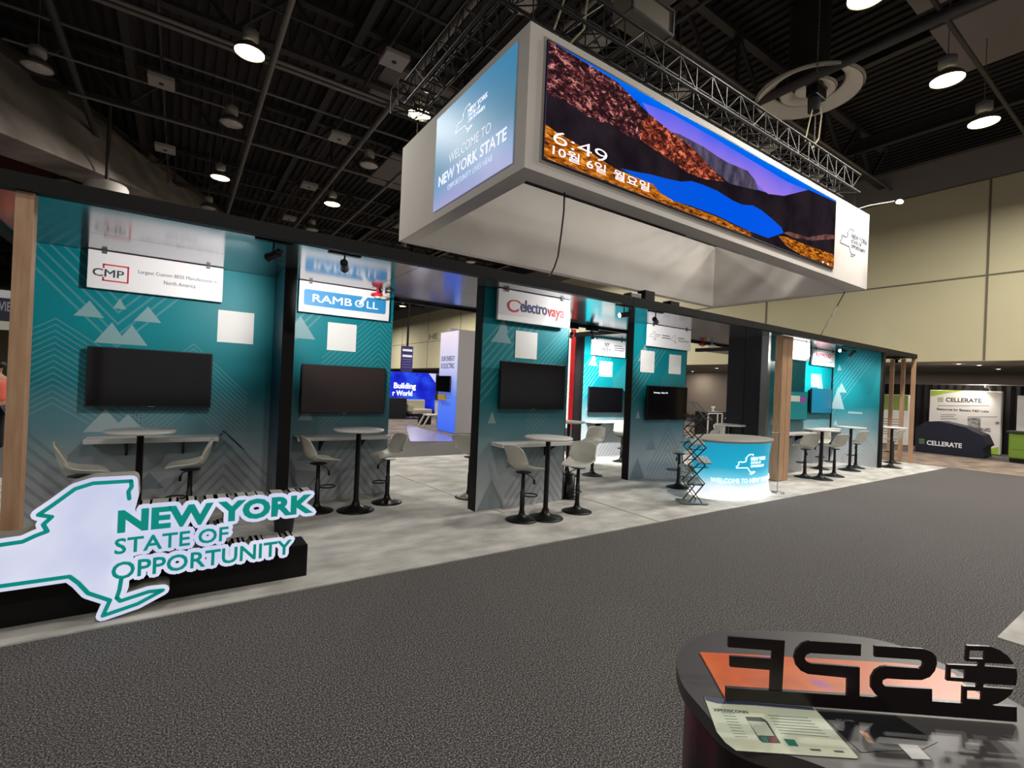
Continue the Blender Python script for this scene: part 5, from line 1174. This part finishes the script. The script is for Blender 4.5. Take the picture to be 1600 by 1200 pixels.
MAG = noise_mat('magenta printed side', (20, 4, 12), (150, 40, 84), 2.2, .35, 3, .5, .75, stretch=(1.6, 1.6, .35))
MB().prism(ins, (0, 0, .011), X, Y, Z, TZ_-.042).build('printed_skirt', MAG, t)
# orange insert lying on the top
ORG = noise_mat('orange glossy print', (216, 96, 16), (168, 88, 190), 5, .3, 3, .5, .68, c3=(226, 110, 20))
op = [tp(*q) for q in [(1093, 1021), (1140, 1023), (1240, 1029), (1330, 1034), (1400, 1038), (1462, 1045), (1490, 1054), (1503, 1068), (1545, 1096), (1530, 1110), (1300, 1098), (1134, 1095)]]
tag(MB().prism(op, (0, 0, TZ_+.0005), X, Y, Z, .003).build('orange_panel', ORG), 'glossy orange and violet panel lying behind the cut-out letters', 'panel')
# cut-out letters
A = at(1134, 1093, 2, TZ_+.004); B = at(1586, 1127, 2, TZ_+.004)
U2 = (B-A).normalized(); N2 = U2.cross(Z).normalized()   # towards the viewer
if N2.dot(Vector((0, 0, 0))-A.xy.to_3d()) < 0: N2 = -N2
def lpt(px, py):
    d = ray(px, py); o_ = Vector((0, 0, H)); k = (A-o_).dot(N2)/d.dot(N2); q = o_+d*k
    return ((q-A).dot(U2), (q-A).dot(Z))
def s1(x, y): return lpt(1040+x/2.857, 960+y/2.857)
def s3(x, y): return lpt(1040+x/5, 960+y/5)
def s4(x, y): return lpt(1320+x/5, 960+y/5)
LM = mat('black brown acrylic letters', (24, 12, 12), .3)
t = thing('letter_sign', 'black cut-out letters seen from behind, standing on the near counter', 'letter sign', A)
def lett(name, loops, th=.005):
    return MB().prism(loops, A-N2*th*.5, U2, Z, N2, th).build(name, LM, t, bevel=.0006)
w_ = (B-A).length
MB().prism([lpt(1134, 1073), lpt(1342, 1086), lpt(1455, 1094), lpt(1586, 1103), (w_, .001), (0, .001)], A-N2*.004, U2, Z, N2, .008).build('base_bar', LM, t, bevel=.0006)
lett('letter_e', [s3(487, 168), s3(928, 200), s3(906, 600), s3(810, 592), s3(815, 430), s3(500, 405), s3(500, 322), s3(825, 342), s3(829, 278), s3(485, 252)])
lett('letter_p', [s1(870, 130), s1(740, 122), s1(640, 117), s1(605, 128), s1(580, 155), s1(570, 190), s1(580, 225), s1(600, 248), s1(632, 263), s1(808, 281), s1(806, 362), s1(863, 366), s1(864, 233), s1(645, 216), s1(626, 208), s1(618, 193), s1(626, 177), s1(645, 170), s1(868, 183)])
lett('letter_s', [s1(930, 138), s1(1040, 144), s1(1150, 152), s1(1184, 164), s1(1204, 186), s1(1208, 215), s1(1198, 250), s1(1175, 277), s1(1140, 290), s1(1060, 288), s1(985, 283), s1(967, 290), s1(964, 305), s1(976, 318), s1(1186, 330), s1(1186, 392), s1(965, 376), s1(935, 355), s1(914, 325), s1(914, 280), s1(932, 248), s1(960, 232), s1(985, 228), s1(1130, 238), s1(1144, 232), s1(1147, 218), s1(1141, 205), s1(1125, 200), s1(930, 187)])
lett('emblem_top', [[s4(948, 240), s4(1060, 243), s4(1130, 247), s4(1200, 273), s4(1265, 318), s4(1315, 386), s4(1088, 374), s4(1084, 398), s4(1040, 396), s4(1038, 366), s4(938, 360)], [s4(968, 276), s4(964, 340), s4(1085, 346), s4(1089, 281)]])
lett('emblem_middle', [[s4(795, 387), s4(1040, 397), s4(1084, 399), s4(1332, 418), s4(1340, 470), s4(1330, 550), s4(1078, 536), s4(1074, 562), s4(1028, 560), s4(1026, 530), s4(788, 512)], [s4(822, 420), s4(820, 486), s4(935, 492), s4(938, 428)]])
lett('emblem_bottom', [[s4(916, 556), s4(1028, 561), s4(1074, 563), s4(1310, 580), s4(1290, 620), s4(1240, 660), s4(1190, 690), s4(1130, 702), s4(1120, 720), s4(912, 708)], [s4(948, 588), s4(946, 652), s4(1062, 660), s4(1065, 595)]])
# leaflet
def lf(*q): return tp(q[0], q[1], TZ_+.002)
t = thing('leaflet', 'pale green tinted leaflet with a phone drawing on the near counter', 'leaflet', (*tp(1220, 1140), TZ_+.001))
base = [lf(1099, 1085), lf(1103, 1090), lf(1180, 1096), lf(1268, 1104), lf(1275, 1109), lf(1341, 1183), lf(1338, 1184.5), lf(1150, 1172), lf(1134, 1160), lf(1120, 1143)]
MB().prism(base, (0, 0, TZ_+.0008), X, Y, Z, .0007).build('paper', noise_mat('leaflet paper', (214, 216, 188), (200, 212, 190), 9, .45), t)
ZL = TZ_+.0016
def flat(loops, name, M, dz=0): MB().prism(loops, (0, 0, ZL+dz), X, Y, Z, .0001).build(name, M, t)
flat([lf(1099, 1085.5), lf(1110, 1090), lf(1180, 1095.5), lf(1268, 1104.5), lf(1274, 1110), lf(1180, 1102), lf(1122, 1099), lf(1103, 1094)], 'header_strip', mat('slate blue ink', (58, 66, 96), .5))
PH = [lf(1164, 1119.5), lf(1190, 1120.5), lf(1199, 1127), lf(1220, 1161), lf(1192, 1160), lf(1186, 1155)]
flat(PH, 'phone_drawing', mat('dark grey ink', (66, 74, 70), .5))
flat([lf(1168, 1126), lf(1196, 1128), lf(1210, 1150), lf(1184, 1149)], 'phone_screen', mat('pale ink', (190, 198, 178), .5), .0003)
flat([lf(1187, 1150.5), lf(1197, 1151), lf(1201, 1159.5), lf(1193, 1159)], 'phone_tile', mat('teal green ink', (40, 120, 100), .5), .0003)
flat([lf(1201, 1151.5), lf(1211, 1152), lf(1216, 1160), lf(1205, 1159.8)], 'phone_tile', mat('brick ink', (130, 60, 54), .5), .0003)
flat([lf(1224, 1154), lf(1241, 1155.5), lf(1248, 1166), lf(1233, 1165)], 'green_tile', mat('teal green ink', (40, 120, 100), .5), .0001)
for q0, q1 in (((1264, 1169.5), (1284, 1173.5)), ((1301, 1172), (1320, 1176))):
    flat([lf(q0[0], q0[1]), lf(q1[0]-3, q0[1]+1), lf(q1[0], q1[1]), lf(q0[0]+4, q1[1]-1)], 'button_print', mat('dark grey ink', (66, 74, 70), .5), .0001)
INK = mat('soft grey green ink', (122, 130, 112), .6)
for k in range(10):
    y = 1110+4.6*k; x0 = 1121+k*2.6
    if k < 9: flat([lf(x0+6, y+3), lf(x0+26, y+4.2), lf(x0+26.6, y+5.0), lf(x0+6.6, y+3.9)], 'text_line', INK, .0001)
    if k < 7: flat([lf(1200+k*3.2, 1117+k*4.6), lf(1262+k*5.4, 1121+k*4.9), lf(1263+k*5.4, 1122+k*4.9), lf(1200.6+k*3.2, 1118+k*4.6)], 'text_line', INK, .0001)
a_, b_ = lf(1116, 1111), lf(1170, 1115); dU = (Vector(b_)-Vector(a_)).to_3d().normalized(); dV = Z.cross(dU)
if dV.dot(fw) < 0: dV = -dV
MB().text('XPRESSCONN', (a_[0], a_[1], ZL), dU, dV, Z, (Vector(b_)-Vector(a_)).length, .009, .0002, bold=.02).build('title_lettering', TXT_DK, t)
tag(MB().prism([tp(1403, 1163.5), tp(1433, 1165.5), tp(1455, 1187.5), tp(1425, 1186.5)], (0, 0, TZ_+.0006), X, Y, Z, .0006).build('small_card', CARD), 'small white card at the bottom edge of the near counter', 'card')
t = thing('dark_brochure', 'black glossy brochure under the letters beside the leaflet', 'brochure', (*tp(1350, 1140), TZ_))
MB().prism([tp(1278, 1112), tp(1400, 1119), tp(1465, 1160), tp(1440, 1172), tp(1345, 1176)], (0, 0, TZ_+.0003), X, Y, Z, .0006).build('paper', mat('black glossy paper', (26, 26, 28), .35, spec=.3), t)
MB().prism([tp(1342, 1142), tp(1355, 1146), tp(1366, 1163), tp(1356, 1161)], (0, 0, TZ_+.001), X, Y, Z, .0002).build('picture', noise_mat('amber picture', (70, 60, 50), (190, 130, 80), 60, .4), t)
MB().text('BC-MR', (*tp(1308, 1127), TZ_+.001), dU, dV, Z, .035, .006, .0002).build('lettering', TXT_G, t)
